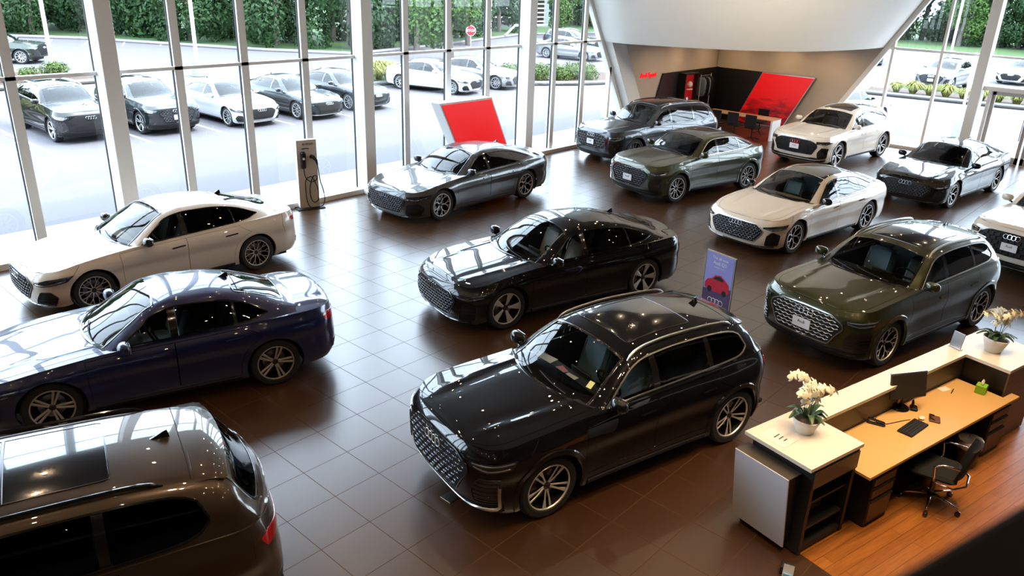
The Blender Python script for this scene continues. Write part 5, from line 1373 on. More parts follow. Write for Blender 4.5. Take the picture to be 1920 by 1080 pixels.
# orchids
M['pot'] = simple('white_ceramic', (.75, .73, .70), .35)
M['leaf'] = noisy('orchid_leaf', (.015, .05, .012), (.03, .09, .02), 8, .4)
M['stem'] = simple('orchid_stem', (.06, .05, .02), .6)
def petal_mat():
    m, nt, b = new_mat('orchid_petal'); b.inputs['Base Color'].default_value = (.88, .85, .72, 1); b.inputs['Roughness'].default_value = .5
    b.inputs['Subsurface Weight'].default_value = .1; return m
M['petal'] = petal_mat(); M['lip'] = simple('orchid_lip', (.7, .5, .12), .5); M['moss'] = noisy('pot_moss', (.10, .07, .04), (.18, .13, .08), 40)
def orchid(u, v, seed, label, rz=0, sc_=1.0):
    rnd = random.Random(seed); t = at_desk('potted_orchid', label, 'orchid', u, v, 1.10, rz)
    t.scale = (sc_,) * 3
    mb = MB()
    prof = [(0, 0), (.085, 0), (.095, .01), (.125, .10), (.155, .185), (.148, .188), (.118, .10), (.09, .03), (0, .03)]
    mb.lathe(prof, 36); mb.v = [(x, y, z + (.018 * math.sin(math.atan2(y, x) * 1 + 1.0) * (z / .19))) for x, y, z in mb.v]
    mb.build('pot', M['pot'], t, True)
    mb = MB(); mb.lathe([(0, .175), (.09, .17), (.137, .155)], 20); mb.build('moss', M['moss'], t, True)
    for i in range(11):
        a = 2 * PI * i / 11 + rnd.uniform(-.3, .3); L_ = rnd.uniform(.13, .22); w = rnd.uniform(.03, .042); n = 7; vs = []; lift = rnd.uniform(.05, .12); r0 = rnd.uniform(.0, .05)
        for k in range(n):
            s = k / (n - 1); r_ = r0 + L_ * s; z = .17 + lift * math.sin(PI * min(1, s * 1.1) * .75) - .03 * s * s; ww = w * math.sin(PI * (.12 + .83 * s)) ** .6
            cx, cy = r_ * math.cos(a), r_ * math.sin(a); nx, ny = -math.sin(a), math.cos(a)
            vs += [(cx + nx * ww, cy + ny * ww, z + .012), (cx, cy, z), (cx - nx * ww, cy - ny * ww, z + .012)]
        fs = []
        for k in range(n - 1):
            for j in range(2): fs.append((k * 3 + j, k * 3 + j + 1, k * 3 + j + 4, k * 3 + j + 3))
        mb = MB(); mb.add(vs, fs); mb.build('leaf', M['leaf'], t, True)
    def flower(c, d, s):
        d = Vector(d).normalized(); up = Vector((0, 0, 1)); x = d.cross(up).normalized(); y = x.cross(d)
        mb = MB(); c = Vector(c)
        for k, (a, L_, w) in enumerate([(90, 1, .42), (215, 1, .40), (325, 1, .40), (10, .95, .72), (170, .95, .72)]):
            a = math.radians(a + rnd.uniform(-8, 8)); ax = x * math.cos(a) + y * math.sin(a); bx = -x * math.sin(a) + y * math.cos(a)
            off = d * (.004 if k < 3 else .009); vs = []
            for i in range(6):
                r_ = i / 5; ww = w * s * math.sin(PI * (.1 + .85 * r_)) ** .8 * .62; bend = -d * (.35 * s * r_ * r_) + d * .12 * s * r_
                for j in (-1, 0, 1): vs.append(c + off + ax * (L_ * s * r_) + bx * (ww * j) + bend - d * (.12 * s * abs(j) * r_))
            fs = [(i * 3 + j, i * 3 + j + 1, i * 3 + j + 4, i * 3 + j + 3) for i in range(5) for j in range(2)]
            mb.add(vs, fs)
        v_, f_ = superblob(tuple(c + d * .012 - y * .006), (.008, .008, .009), 2, 8, 5); mb.add(v_, f_, 1)
        mb.build('flower', M['petal'], t, True, mats=[M['petal'], M['lip']])
    for k in range(4):
        a = PI / 4 + k * PI / 2 + rnd.uniform(-.4, .4); H_ = rnd.uniform(.34, .46); lean = rnd.uniform(.05, .09)
        pts = []
        for i in range(12):
            s = i / 11; rr = .03 + lean * s + .12 * max(0, s - .6) ** 1.2 * 2.2; z = .17 + H_ * math.sin(min(1, s * 1.08) * PI / 2) - .10 * max(0, s - .75) * 2
            pts.append((rr * math.cos(a + .8 * s), rr * math.sin(a + .8 * s), z))
        mb = MB(); mb.tube(pts, .0035, 5); mb.build('stem', M['stem'], t, True)
        for i in range(4, 12):
            p = pts[i]; o = Vector((math.cos(a + i * 1.9), math.sin(a + i * 1.9), .15)); c = (p[0] + o.x * .03, p[1] + o.y * .03, p[2] + rnd.uniform(-.01, .02))
            dd = Vector((rnd.uniform(-1, .2), rnd.uniform(-1, -.1), rnd.uniform(.0, .7))) * .8 + o * .5
            flower(c, dd, rnd.uniform(.058, .072))
    return t
orchid(.50, -.33, 3, 'white orchid in a round white pot on the nearer end of the counter', .4, .98)
orchid(4.28, -.42, 8, 'white orchid in a white pot on the far end of the counter', 1.9, 1.0)

# office chair
t = at_desk('office_chair', 'black office chair with chrome arms and five-star base pushed under the worktop', 'chair', 2.12, -1.03, 0, math.radians(20))
mb = MB(); mb.box((0, .02, .46), (.50, .48, .07), bev=.035); mb.build('seat', M['seat_dark'], t, 'auto')
mb = MB()
vs = []; nx_, nz_ = 8, 8
for j in range(nz_ + 1):
    for i in range(nx_ + 1):
        s = i / nx_ * 2 - 1; h = j / nz_; w = .23 - .05 * h ** 3; vs.append((s * w, -.24 + .06 * s * s - .09 * h, .50 + .40 * h - .03 * s * s * h))
fs = [(j * 9 + i, j * 9 + i + 1, j * 9 + i + 10, j * 9 + i + 9) for j in range(nz_) for i in range(nx_)]
b0 = len(vs); vs += [(x, y - .03, z) for x, y, z in vs]; fs += [tuple(b0 + q for q in reversed(f)) for f in fs[:]]
ed = [i for i in range(9)] + [j * 9 + 8 for j in range(1, 9)] + [72 + i for i in range(7, -1, -1)] + [j * 9 for j in range(7, 0, -1)]
fs += [(ed[i], b0 + ed[i], b0 + ed[(i + 1) % len(ed)], ed[(i + 1) % len(ed)]) for i in range(len(ed))]
mb.add(vs, fs); mb.build('backrest', M['seat_dark'], t, 'auto')
for s in (-1, 1):
    mb = MB(); mb.tube([(s * .12, .0, .41), (s * .27, .0, .43), (s * .31, .0, .52), (s * .30, .02, .63), (s * .28, -.05, .67), (s * .27, -.22, .67)], .011, 8); mb.build('armrest', M['chrome'], t, True)
mb = MB(); mb.tube([(-.31, -.0, .45), (-.28, -.20, .42), (-.12, -.31, .41), (.12, -.31, .41), (.28, -.20, .42), (.31, 0, .45)], .012, 8); mb.build('support_bar', M['chrome'], t, True)
mb = MB(); mb.tube([(0, 0, .10), (0, 0, .30)], .028, 12); mb.tube([(0, 0, .28), (0, 0, .44)], .018, 12); mb.build('gas_column', M['black_gloss'], t, 'auto')
for k in range(5):
    a = math.radians(18 + 72 * k + 20); x, y = .31 * math.cos(a), .31 * math.sin(a)
    mb = MB(); mb.tube([(0, 0, .13), (x * .5, y * .5, .11), (x, y, .085)], .016, 8, rs=[.024, .017, .013]); lg = mb.build('leg', M['chrome'], t, True)
    mb = MB(); mb.lathe([(0, -.022), (.026, -.022), (.03, -.012), (.03, .012), (.026, .022), (0, .022)], 14, 0, Matrix.Translation((x * 1.02, y * 1.02, .031)) @ Matrix.Rotation(a, 4, 'Z') @ Matrix.Rotation(PI / 2, 4, 'X')); mb.build('caster', M['black_gloss'], lg, 'auto')
# waste bin
t = at_desk('waste_bin', 'dark waste bin with a pale folded liner beside the office chair', 'bin', 3.22, -.86, 0)
mb = MB(); mb.lathe([(0, .01), (.11, .01), (.14, .36), (.132, .36), (.105, .02), (0, .02)], 20); mb.build('bin_body', M['cab_brown'], t, 'auto')
mb = MB(); mb.lathe([(.139, .27), (.150, .28), (.152, .34), (.146, .375), (.132, .37), (.125, .30), (.11, .22), (0, .18)], 24); mb.v = [(x, y, z + .006 * math.sin(9 * math.atan2(y, x))) for x, y, z in mb.v]; mb.build('liner', simple('bin_liner', (.55, .52, .48), .4), t, True)

# floor poster stand
t = empty('poster_stand', (10.71, 5.235, 0), math.atan2(.55, .12), 'slim blue poster stand showing a red car, behind the black SUV', 'poster stand')
M['poster_blue'] = noisy('poster_blue', (.18, .20, .50), (.32, .30, .62), 2, .4)
mb = MB(); mb.box((0, 0, .79), (.58, .025, 1.42), bev=.004); mb.build('frame', M['satin'], t)
mb = MB(); mb.box((0, 0, .012), (.60, .34, .024), bev=.006); mb.build('base', M['black_matt'], t)
mb = MB(); mb.box((0, .015, .80), (.54, .006, 1.36)); po = mb.build('poster', M['poster_blue'], t)
mb = MB(); mb.prism([(-.27, .12), (.27, .12), (.27, .86), (-.27, .98)], .0185, .020, M=Matrix(((1, 0, 0, 0), (0, 0, 1, 0), (0, 1, 0, 0), (0, 0, 0, 1)))); mb.build('poster_ground', simple('poster_dark', (.07, .04, .10), .4), po)
T2 = Matrix(((1, 0, 0, 0), (0, 0, 1, 0), (0, 1, 0, 0), (0, 0, 0, 1)))
car_o = [(x, z + .27) for x, z in [(.24, .62), (.245, .70), (.20, .76), (.12, .79), (.06, .86), (-.04, .88), (-.14, .83), (-.22, .77), (-.24, .68), (-.22, .62), (-.14, .60), (.10, .585)]]
mb = MB(); mb.prism(car_o[::-1], .0205, .0225, M=T2); mb.build('printed_car', simple('poster_red', (.45, .01, .03), .4), po)
mb = MB(); mb.prism([(.09, 1.06), (.05, 1.11), (-.04, 1.13), (-.12, 1.09), (-.10, 1.06)][::-1], .0225, .0235, M=T2)
for cx in (-.15, .14): mb.prism([(cx + .045 * math.cos(k * PI / 8), .88 + .05 * math.sin(k * PI / 8)) for k in range(16)], .0225, .024, M=T2)
mb.build('printed_details', M['black_matt'], po)
RT = Matrix.Rotation(PI, 4, 'Z') @ Matrix.Rotation(PI / 2, 4, 'X')
for s, z, h in (('The all-new', 1.41, .065), ('Audi Q5', 1.33, .075), ('Built for more.', 1.26, .035)):
    text_mesh(s, h, 'poster_lettering', M['plate_white'], po, Matrix.Translation((.0, .0195, z)) @ RT, .0008)
mb = MB()
for i in range(4): mb.tube([(-.105 + i * .07 + .045 * math.cos(k * PI / 8), .021, .70 + .045 * math.sin(k * PI / 8)) for k in range(16)], .004, 5, closed=True)
mb.build('printed_rings', M['plate_white'], po)
t = empty('floor_box', (4.97, 5.25, 0), 0, 'small metal floor socket plate under the nose of the black SUV', 'floor socket')
mb = MB(); mb.box((0, 0, .004), (.16, .16, .008), bev=.002); mb.build('cover_plate', M['satin'], t)
# small floor device in the foreground
t = empty('floor_device', (6.42, 1.98, 0), 0.3, 'small white and blue device at the bottom edge near the desk', 'device')
mb = MB(); mb.prism([(-.06, 0), (.07, 0), (.05, .13), (-.02, .19)], -.05, .05, M=Matrix(((1, 0, 0, 0), (0, 0, -1, 0), (0, 1, 0, 0), (0, 0, 0, 1)))); mb.build('device_body', M['plate_white'], t)
mb = MB(); mb.box((-.055, 0, .07), (.02, .08, .06), M=Matrix.Rotation(.2, 4, 'Y')); mb.build('device_face', simple('pale_blue', (.2, .45, .7), .3), t)
mb = MB(); mb.box((.09, .02, .05), (.10, .12, .10), bev=.01); mb.build('device_back', M['cab_black'], t)
# mezzanine slab and its dark parapet just below the lens
mb = MB(); mb.box((9, -4.1, 3.95), (34, 8.0, .3)); s_ = mb.build('mezzanine_floor', M['ceiling'], None); s_['kind'] = 'structure'
a_ = math.radians(-16.3); t = empty('parapet', (.339, .0635, 0), a_, 'dark parapet edge blurred in the lower right foreground', 'parapet')
mb = MB(); mb.box((3.0, -.055, 4.62), (8, .11, 1.1)); mb.build('parapet_panel', simple('parapet_dark', (.004, .003, .0025), .9, spec=.1), t)
mb = MB(); mb.box((3.0, -.075, 5.185), (8, .15, .03), bev=.008); mb.build('handrail', simple('parapet_rail', (.005, .0035, .003), .8, spec=.1), t)
# ------------------------------------------------------------------ outside
GZ = -.06
mb = MB(); mb.prism([(-60, 16.35), (30.55, 16.35), (30.55, -60), (140, -60), (140, 140), (-60, 140)], GZ - .3, GZ - .02); struct('ground', mb, M['asphalt'])
mb = MB(); mb.prism([(-20, 16.32), (30.5, 16.32), (30.5, -12), (32.6, -12), (32.6, 18.3), (-20, 18.3)], -.25, -.03); struct('sidewalk', mb, M['concrete'])
def stripe(pts, w=.11):
    mb = MB()
    for a, b in zip(pts[:-1], pts[1:]):
        dx, dy = b[0] - a[0], b[1] - a[1]; l = math.hypot(dx, dy); nx, ny = -dy / l * w / 2, dx / l * w / 2
        mb.prism([(a[0] + nx, a[1] + ny), (a[0] - nx, a[1] - ny), (b[0] - nx, b[1] - ny), (b[0] + nx, b[1] + ny)], GZ - .02, GZ - .012)
    return mb
k = 0
for x in (7.95, 10.82, 13.35, 16.02, 18.7, 21.4, 24.3, 27.4):
    k += 1; struct('parking_line', stripe([(x, 25.3), (x - .05, 30.9)]), M['line_white'])
for i in range(5): struct('parking_line', stripe([(4.2, 25.6 + i * 1.3), (7.9, 26.7 + i * 1.3)]), M['line_white'])
for i in range(14): struct('parking_line', stripe([(16 + i * 2.2, 58 - i * .8), (18.2 + i * 2.2, 62.5 - i * .8)]), M['line_white'])
def island(pts, mat, h=.14, name='planting_bed'):
    mb = MB(); mb.prism(pts, GZ - .05, GZ + h); o = struct(name, mb, mat)
    n = len(pts); cx = sum(p[0] for p in pts) / n; cy = sum(p[1] for p in pts) / n
    k = MB(); q = [(cx + (p[0] - cx) * 1.0, cy + (p[1] - cy) * 1.0) for p in pts]
    k.tube([(x, y, GZ + h - .02) for x, y in q], .10, 6, closed=True); k.build('kerb', M['curb'], o)
    return o
island([(-6, 38.6), (14.9, 39.4), (15.1, 42.6), (12, 44.6), (-6, 44)], M['soil'])
island([(3, 30.2), (7.6, 31.2), (8.2, 32.6), (3, 33.5)], M['grass'])
island([(30.6, 27.9), (33.6, 25.9), (35.4, 25.2), (38.2, 27.0), (38.0, 30.0), (34, 31.6), (31, 30.2)], M['soil'])
island([(24.3, 31.6), (26.9, 31.4), (27.3, 33.8), (24.5, 34.0)], M['grass'])
island([(44.4, 14.8), (45.4, 8.6), (46.4, 4.0), (48.6, 4.2), (47.9, 9), (46.4, 15.3)], M['soil'])
# woodland edge: grass verge with kerb
verge = [(-30, 74), (8, 76), (22.2, 61), (25.4, 54.8), (29, 48.2), (32.6, 43.6), (41, 45.5), (56, 50), (74, 46), (77, 30), (78.5, 17), (79, -25), (140, -25), (140, 140), (-30, 140)]
mb = MB(); mb.prism(verge, GZ - .1, GZ + .10); struct('grass_verge', mb, M['grass'])
mb = MB(); mb.tube([(x, y, GZ + .06) for x, y in verge[:12]], .14, 6); struct('verge_kerb', mb, M['curb'])

def leaf_mat(name, c1, c2):
    m, nt, b = new_mat(name); N = nt.nodes; L = nt.links
    oi = N.new('ShaderNodeObjectInfo'); ge = N.new('ShaderNodeNewGeometry'); tc = N.new('ShaderNodeTexCoord')
    nz = N.new('ShaderNodeTexNoise'); nz.inputs['Scale'].default_value = 1.3; L.new(tc.outputs['Object'], nz.inputs['Vector'])
    ad = N.new('ShaderNodeMath'); ad.operation = 'MULTIPLY_ADD'; L.new(ge.outputs['Random Per Island'], ad.inputs[0]); ad.inputs[1].default_value = .55; 
    a2 = N.new('ShaderNodeMath'); a2.operation = 'MULTIPLY_ADD'; L.new(oi.outputs['Random'], a2.inputs[0]); a2.inputs[1].default_value = .3; L.new(nz.outputs['Fac'], a2.inputs[2])
    s2 = N.new('ShaderNodeMath'); s2.operation = 'MULTIPLY'; L.new(a2.outputs[0], s2.inputs[0]); s2.inputs[1].default_value = .5; L.new(s2.outputs[0], ad.inputs[2])
    mx = N.new('ShaderNodeMix'); mx.data_type = 'RGBA'; mx.inputs[6].default_value = (*c1, 1); mx.inputs[7].default_value = (*c2, 1)
    L.new(ad.outputs[0], mx.inputs[0]); L.new(mx.outputs[2], b.inputs['Base Color']); b.inputs['Roughness'].default_value = .6; b.inputs['Specular IOR Level'].default_value = .2
    return m
M['tree_leaf'] = leaf_mat('tree_foliage', (.004, .014, .006), (.022, .058, .014))
M['tree_leaf2'] = leaf_mat('light_tree_foliage', (.012, .036, .006), (.06, .12, .02))
M['bark'] = noisy('tree_bark', (.06, .05, .04), (.12, .10, .08), 12)
M['shrub_leaf'] = leaf_mat('shrub_foliage', (.018, .045, .007), (.075, .11, .022))
M['tuft_leaf'] = leaf_mat('ornamental_grass', (.10, .13, .02), (.24, .24, .07))
def leaf_cloud(n, lobes, size, rnd, drop=.35):
    vs = []; fs = []
    for i in range(n):
        c, r = lobes[rnd.randrange(len(lobes))]
        th = rnd.uniform(0, 2 * PI); z = rnd.uniform(-1, 1); q = math.sqrt(1 - z * z); rr = rnd.uniform(.72, 1.03)
        d = Vector((q * math.cos(th), q * math.sin(th), z)); p = Vector((c[0] + d.x * r[0] * rr, c[1] + d.y * r[1] * rr, c[2] + d.z * r[2] * rr))
        nn = (d + Vector((rnd.uniform(-.7, .7), rnd.uniform(-.7, .7), rnd.uniform(-.5, .9)))).normalized()
        u = nn.cross(Vector((0, 0, 1))); u = u.normalized() if u.length > .01 else Vector((1, 0, 0)); w = nn.cross(u)
        a = rnd.uniform(0, PI); u, w = u * math.cos(a) + w * math.sin(a), -u * math.sin(a) + w * math.cos(a); s = size * rnd.uniform(.6, 1.25)
        b = len(vs); vs += [p - u * s * .5, p - w * s * .28 + nn * s * .05, p + u * s * .5, p + w * s * .28 + nn * s * .05]; fs.append((b, b + 1, b + 2, b + 3))
    return vs, fs
def make_tree(name, label, cat, group, H_, R_, n, size, seed, mat, low=.12):
    rnd = random.Random(seed); t = empty(name, label=label, cat=cat, group=group)
    lobes = []
    for k in range(16):
        z = H_ * (low + (1 - low) * rnd.random() * .88); rr = R_ * (1 - .45 * (z / H_) ** 2) * rnd.uniform(.35, .75); a = rnd.uniform(0, 2 * PI)
        lr = rnd.uniform(.26, .44) * R_; lobes.append(((rr * math.cos(a), rr * math.sin(a), z), (lr, lr, lr * rnd.uniform(.8, 1.3))))
    lobes.append(((0, 0, H_ * .5), (R_ * .55, R_ * .55, H_ * .38)))
    vs, fs = leaf_cloud(n, lobes, size, rnd); mb = MB(); mb.add(vs, fs)
    mb.build('foliage', M[mat], t)
    mb = MB(); mb.tube([(0, 0, 0), (.1, .05, H_ * .3), (-.1, .1, H_ * .7)], .2, 8, rs=[.22, .17, .08])
    for k in range(5):
        a = 2 * PI * k / 5 + .4; z = H_ * (.25 + .08 * k); mb.tube([(.08, .04, z), (R_ * .3 * math.cos(a), R_ * .3 * math.sin(a), z + H_ * .12), (R_ * .55 * math.cos(a), R_ * .55 * math.sin(a), z + H_ * .2)], .06, 6, rs=[.09, .06, .03])
    mb.build('trunk', M['bark'], t, 'auto')
    return t
rt = random.Random(5)
TREES = []
protos = [make_tree('deciduous_tree', 'tall leafy tree in the dark woodland row beyond the parking lot', 'tree', 'woodland trees beyond the parking lot', 9.5, 3.4, 9000, .30, s, 'tree_leaf', .04) for s in (1, 2, 3)]
KM = kid_map()
path = [(-16, 77.5), (9, 79), (24, 63.5), (27.6, 56.5), (31, 50.4), (34.5, 46.6), (41, 48.5), (56, 53), (80, 52), (90, 33), (91, 17), (91, 2), (90, -14)]
pts = []
for a, b in zip(path[:-1], path[1:]):
    l = math.dist(a, b); n = max(1, int(l / 4.3))
    for i in range(n): pts.append((a[0] + (b[0] - a[0]) * i / n, a[1] + (b[1] - a[1]) * i / n))
first = [True] * 3
for i, (x, y) in enumerate(pts):
    for row in (0, 1, 2):
        if row == 2 and i % 2: continue
        qx, qy = x + row * 1.6 - 56.7, y + row * 4.4 - 59.9
        if abs(qx * .97 - qy * .242) < 14 and abs(qx * .242 + qy * .97) < 6: continue
        k = rt.randrange(3)
        if first[k]: o = protos[k]; first[k] = False
        else: o = copy_tree(protos[k], KM)
        o.location = (x + rt.uniform(-.5, .5) + row * 1.6, y + rt.uniform(-.4, .4) + row * 4.4, GZ)
        o.rotation_euler = (0, 0, rt.uniform(0, 6.28)); s = rt.uniform(.85, 1.15) + .18 * row; o.scale = (s, s, s * rt.uniform(.95, 1.15))
lt = make_tree('young_tree', 'light green young tree standing before the dark woodland', 'tree', 'light green trees at the edge of the lot', 6.5, 1.9, 3600, .24, 11, 'tree_leaf2', .2)
KM = kid_map()
for i, (x, y) in enumerate([(38.2, 44.0), (44.5, 45.2), (36.0, 38.2), (57.8, 47.0), (87.3, 21.5), (87.0, 12.4), (63.5, 46.0), (86.5, 28), (86, 4)]):
    o = lt if i == 0 else copy_tree(lt, KM); o.location = (x, y, GZ); o.rotation_euler = (0, 0, i * 1.3); s = 1 + .12 * (i % 3); o.scale = (s, s, s)
def make_shrub(name, label, group, r, n, size, seed, mat):
    rnd = random.Random(seed); lobes = [((rnd.uniform(-.4, .4) * r, rnd.uniform(-.4, .4) * r, r * rnd.uniform(.35, .55)), (r * .6, r * .6, r * .45)) for k in range(5)]
    vs, fs = leaf_cloud(n, lobes, size, rnd); mb = MB(); mb.add(vs, fs); o = mb.build(name, M[mat]); tag(o, label, 'shrub', group); return o
def row(proto, pl, km=None):
    for i, (x, y, s) in enumerate(pl):
        o = proto
        if i: o = proto.copy(); COL.objects.link(o)
        o.location = (x, y, GZ + .1); o.rotation_euler = (0, 0, i * 1.7); o.scale = (s, s, s)
row(make_shrub('round_shrub', 'low green shrub in the mulch bed by the left lamp posts', 'shrubs in the left planting bed', .6, 700, .11, 21, 'shrub_leaf'),
    [(1 + i * 1.15, 40.6 + .5 * (i % 3), .8 + .25 * ((i * 7) % 3)) for i in range(12)])
row(make_shrub('hedge_shrub', 'clipped green shrub of the low hedge seen past the third column', 'shrubs of the low hedge past the third column', .75, 900, .12, 22, 'shrub_leaf'),
    [(31.3 + i * .78, 28.5 - i * .42, 1) for i in range(6)] + [(32.4 + i * .9, 29.8 - i * .35, 1) for i in range(6)])
def make_tuft(name, label, group, r, n, seed):
    rnd = random.Random(seed); vs = []; fs = []
    for i in range(n):
        a = rnd.uniform(0, 2 * PI); l = r * rnd.uniform(.7, 1.3); sp = rnd.uniform(.1, 1.1); b = len(vs); w = .012
        p0 = Vector((rnd.uniform(-.08, .08), rnd.uniform(-.08, .08), 0)); d = Vector((math.cos(a), math.sin(a), 0)); s = Vector((-d.y, d.x, 0)) * w
        p1 = p0 + d * l * sp * .45 + Vector((0, 0, l * .75)); p2 = p0 + d * l * sp * 1.1 + Vector((0, 0, l * (.95 - .5 * sp)))
        vs += [p0 - s, p0 + s, p1 + s, p1 - s, p2]; fs += [(b, b + 1, b + 2, b + 3), (b + 3, b + 2, b + 4)]
    mb = MB(); mb.add(vs, fs); o = mb.build(name, M['tuft_leaf']); tag(o, label, 'grass tuft', group); return o
row(make_tuft('ornamental_grass', 'yellow green grass tuft in the mulch strip outside the side windows', 'grass tufts in the strip outside the side windows', .58, 800, 31),
    [(45.3 + .13 * i, 13.6 - i * .78, 1 + .2 * (i % 2)) for i in range(13)])
row(make_tuft('tall_grass', 'tall green grass clump on the lawn corner left of the black SUV outside', 'grass clumps on the left lawn corner', .95, 700, 32),
    [(7.3, 31.5, 1.1), (6.7, 32.1, 1.0), (7.6, 32.4, .9)])
row(make_tuft('bright_grass', 'bright grass clump on the bed left of the outdoor white saloon', 'grass clumps beside the outdoor white saloon', .9, 600, 33),
    [(24.9, 32.2, 1), (25.6, 32.4, 1.1), (26.3, 32.6, 1)])

# lamp posts
def lamp(x, y, label, r=.09, H_=9, base=True):
    t = empty('lamp_post', (x, y, GZ), 0, label, 'lamp post')
    mb = MB(); mb.tube([(0, 0, .5), (0, 0, H_)], r, 10); mb.build('pole', M['frame_white'], t, 'auto')
    mb = MB(); mb.lathe([(0, 0), (.32, 0), (.30, .72), (.26, .75), (0, .75)], 20); mb.build('concrete_base', M['concrete'], t, 'auto')
    mb = MB(); mb.box((0, 0, H_ + .05), (1.0, .35, .12), bev=.03); mb.build('lamp_head', M['grey_plastic'], t)
lamp(14.48, 44.4, 'white lamp post nearest the left column, concrete base in the mulch bed')
lamp(24.0, 70.0, 'distant white lamp post at the edge of the woods on the left')
lamp(19.53, 39.3, 'white lamp post above the white saloon parked outside')
lamp(70.8, 17.8, 'pale lamp post at the far side of the lot beyond the side windows')
t = empty('bollard_light', (34.3, 7.75, -.05), 0, 'grey pole on a square base just outside the side windows', 'post')
mb = MB(); mb.tube([(0, 0, .3), (0, 0, 3.2)], .05, 10); mb.build('pole', M['white_lac'], t); mb = MB(); mb.box((0, 0, .35), (.34, .34, .7), bev=.02); mb.build('post_base', M['white_lac'], t)
# stop sign
t = empty('stop_sign', (41.07, 41.45, GZ), math.radians(-42), 'red stop sign seen between two window mullions', 'stop sign')
mb = MB(); mb.tube([(0, .03, 0), (0, .03, 2.0)], .03, 6); mb.build('post', M['satin'], t)
mb = MB(); o8 = [(.37 * math.cos(PI / 8 + k * PI / 4), 1.42 + .37 * math.sin(PI / 8 + k * PI / 4)) for k in range(8)]
XZ = Matrix(((1, 0, 0, 0), (0, 0, -1, 0), (0, 1, 0, 0), (0, 0, 0, 1)))
mb.prism(o8, -.01, .01, M=XZ); mb.build('sign_rim', M['plate_white'], t)
mb = MB(); mb.prism([(x * .92, 1.42 + (z - 1.42) * .92) for x, z in o8], .010, .014, M=XZ); mb.build('sign_face', simple('sign_red', (.5, .02, .03), .4), t)
text_mesh('STOP', .25, 'sign_lettering', M['plate_white'], t, Matrix.Translation((0, -.016, 1.42)) @ Matrix.Rotation(PI / 2, 4, 'X'), .002)
# louvred building beyond the lot
t = empty('louvred_building', (56, 57, GZ), math.radians(-14), 'grey louvred building half hidden by trees beyond the stop sign', 'building')
mb = MB(); mb.box((0, 3, 3.2), (20, 5, 6.4)); mb.build('wall', simple('building_grey', (.16, .19, .19), .6), t)
for k in range(5):
    w = MB(); w.box((-8 + k * 4, .42, 3), (2.6, .12, 5.0)); wo = w.build('louvre_bay', M['dark_inner'], t)
    for j in range(12): mb = MB(); mb.box((-8 + k * 4, .28, .7 + j * .42), (2.6, .22, .10)); mb.build('louvre_slat', M['frame_white'], wo)
t = empty('awning_frame', (49.5, 49.6, GZ), math.radians(-14), 'white steel frame before the louvred building, its leaning beam a modelled interior reflection', 'frame')
mb = MB(); mb.tube([(-3.2, 0, 4.8), (-1.4, 0, .1)], .12, 8); mb.build('beam_reflection', M['frame_white'], t)  # slanted tube stands in for an interior reflection in the glass
mb = MB(); mb.tube([(1.6, 0, 0), (1.6, 0, 4.8)], .14, 8); mb.build('upright', M['frame_white'], t)
mb = MB(); mb.tube([(3.2, 0, .2), (4.2, 0, 1.0), (8.2, 0, 1.0), (9.2, 0, .2)], .09, 8); mb.build('guard_rail', M['frame_white'], t)
# ------------------------------------------------------------------ the cars
PNT = dict(white=((.70, .62, .52), .0, .35), cream=((.72, .60, .47), .0, .35), tanw=((.66, .58, .49), .0, .35), blue=((.0015, .008, .065), .2, .3), black=((.004, .004, .005), .0, .3),
    brown=((.050, .033, .021), .5, .3), grey=((.040, .041, .044), .6, .3), green=((.030, .034, .009), .5, .3), navy=((.012, .016, .022), .4, .3),
    icewhite=((.50, .51, .53), .0, .35), silver=((.25, .26, .27), .6, .3), slate=((.010, .017, .021), .5, .3), forest=((.012, .022, .012), .4, .3))
for k, v in PNT.items(): M['paint_' + k] = paint('paint_' + k, *v)

def scalex(P, k):
    Q = dict(P)
    f = lambda x: x * k if x > 0 else x
    for key in ('belt', 'hood', 'cab', 'cabw', 'crown', 'sweep', 'dlo_lo', 'dlo_hi', 'pillars'): Q[key] = [(f(a), b) for a, b in P[key]]
    for key in ('WB', 'xc', 'xt', 'xh', 'xrh', 'xrb', 'cabend', 'doorA', 'doorB', 'doorC', 'fin', 'seatx', 'seatx2'): Q[key] = f(P[key])
    Q['seams'] = [[(f(a), z) for a, z in q] for q in P['seams']]; Q['cseams'] = [[(f(a), z) for a, z in q] for q in P.get('cseams', [])]
    if P.get('sunroof'): Q['sunroof'] = (f(P['sunroof'][0]), f(P['sunroof'][1]))
    m = P['mirror']; Q['mirror'] = (f(m[0]), m[1], m[2])
    return Q
def tail_scale(P, k):
    Q = dict(P); x0 = P['WB'] - .8
    f = lambda x: x if x < x0 else x0 + (x - x0) * k
    for key in ('belt', 'hood', 'cab', 'cabw', 'crown', 'sweep', 'dlo_lo', 'dlo_hi', 'pillars'): Q[key] = [(f(a), b) for a, b in P[key]]
    for key in ('xt', 'xrh', 'xrb', 'cabend', 'fin'): Q[key] = f(P[key])
    Q['ro'] = f(P['WB'] + P['ro']) - P['WB']
    Q['seams'] = [[(f(a), z) for a, z in q] for q in P['seams']]; Q['cseams'] = [[(f(a), z) for a, z in q] for q in P.get('cseams', [])]
    if P.get('rails'): Q['rails'] = (P['rails'][0], f(P['rails'][1]), P['rails'][2])
    if P.get('spoiler'): Q['spoiler'] = (f(P['spoiler'][0]), f(P['spoiler'][1]), P['spoiler'][2])
    return Q
SUV = tail_scale(SUV, .87); SUVCOUPE = tail_scale(SUVCOUPE, .93)
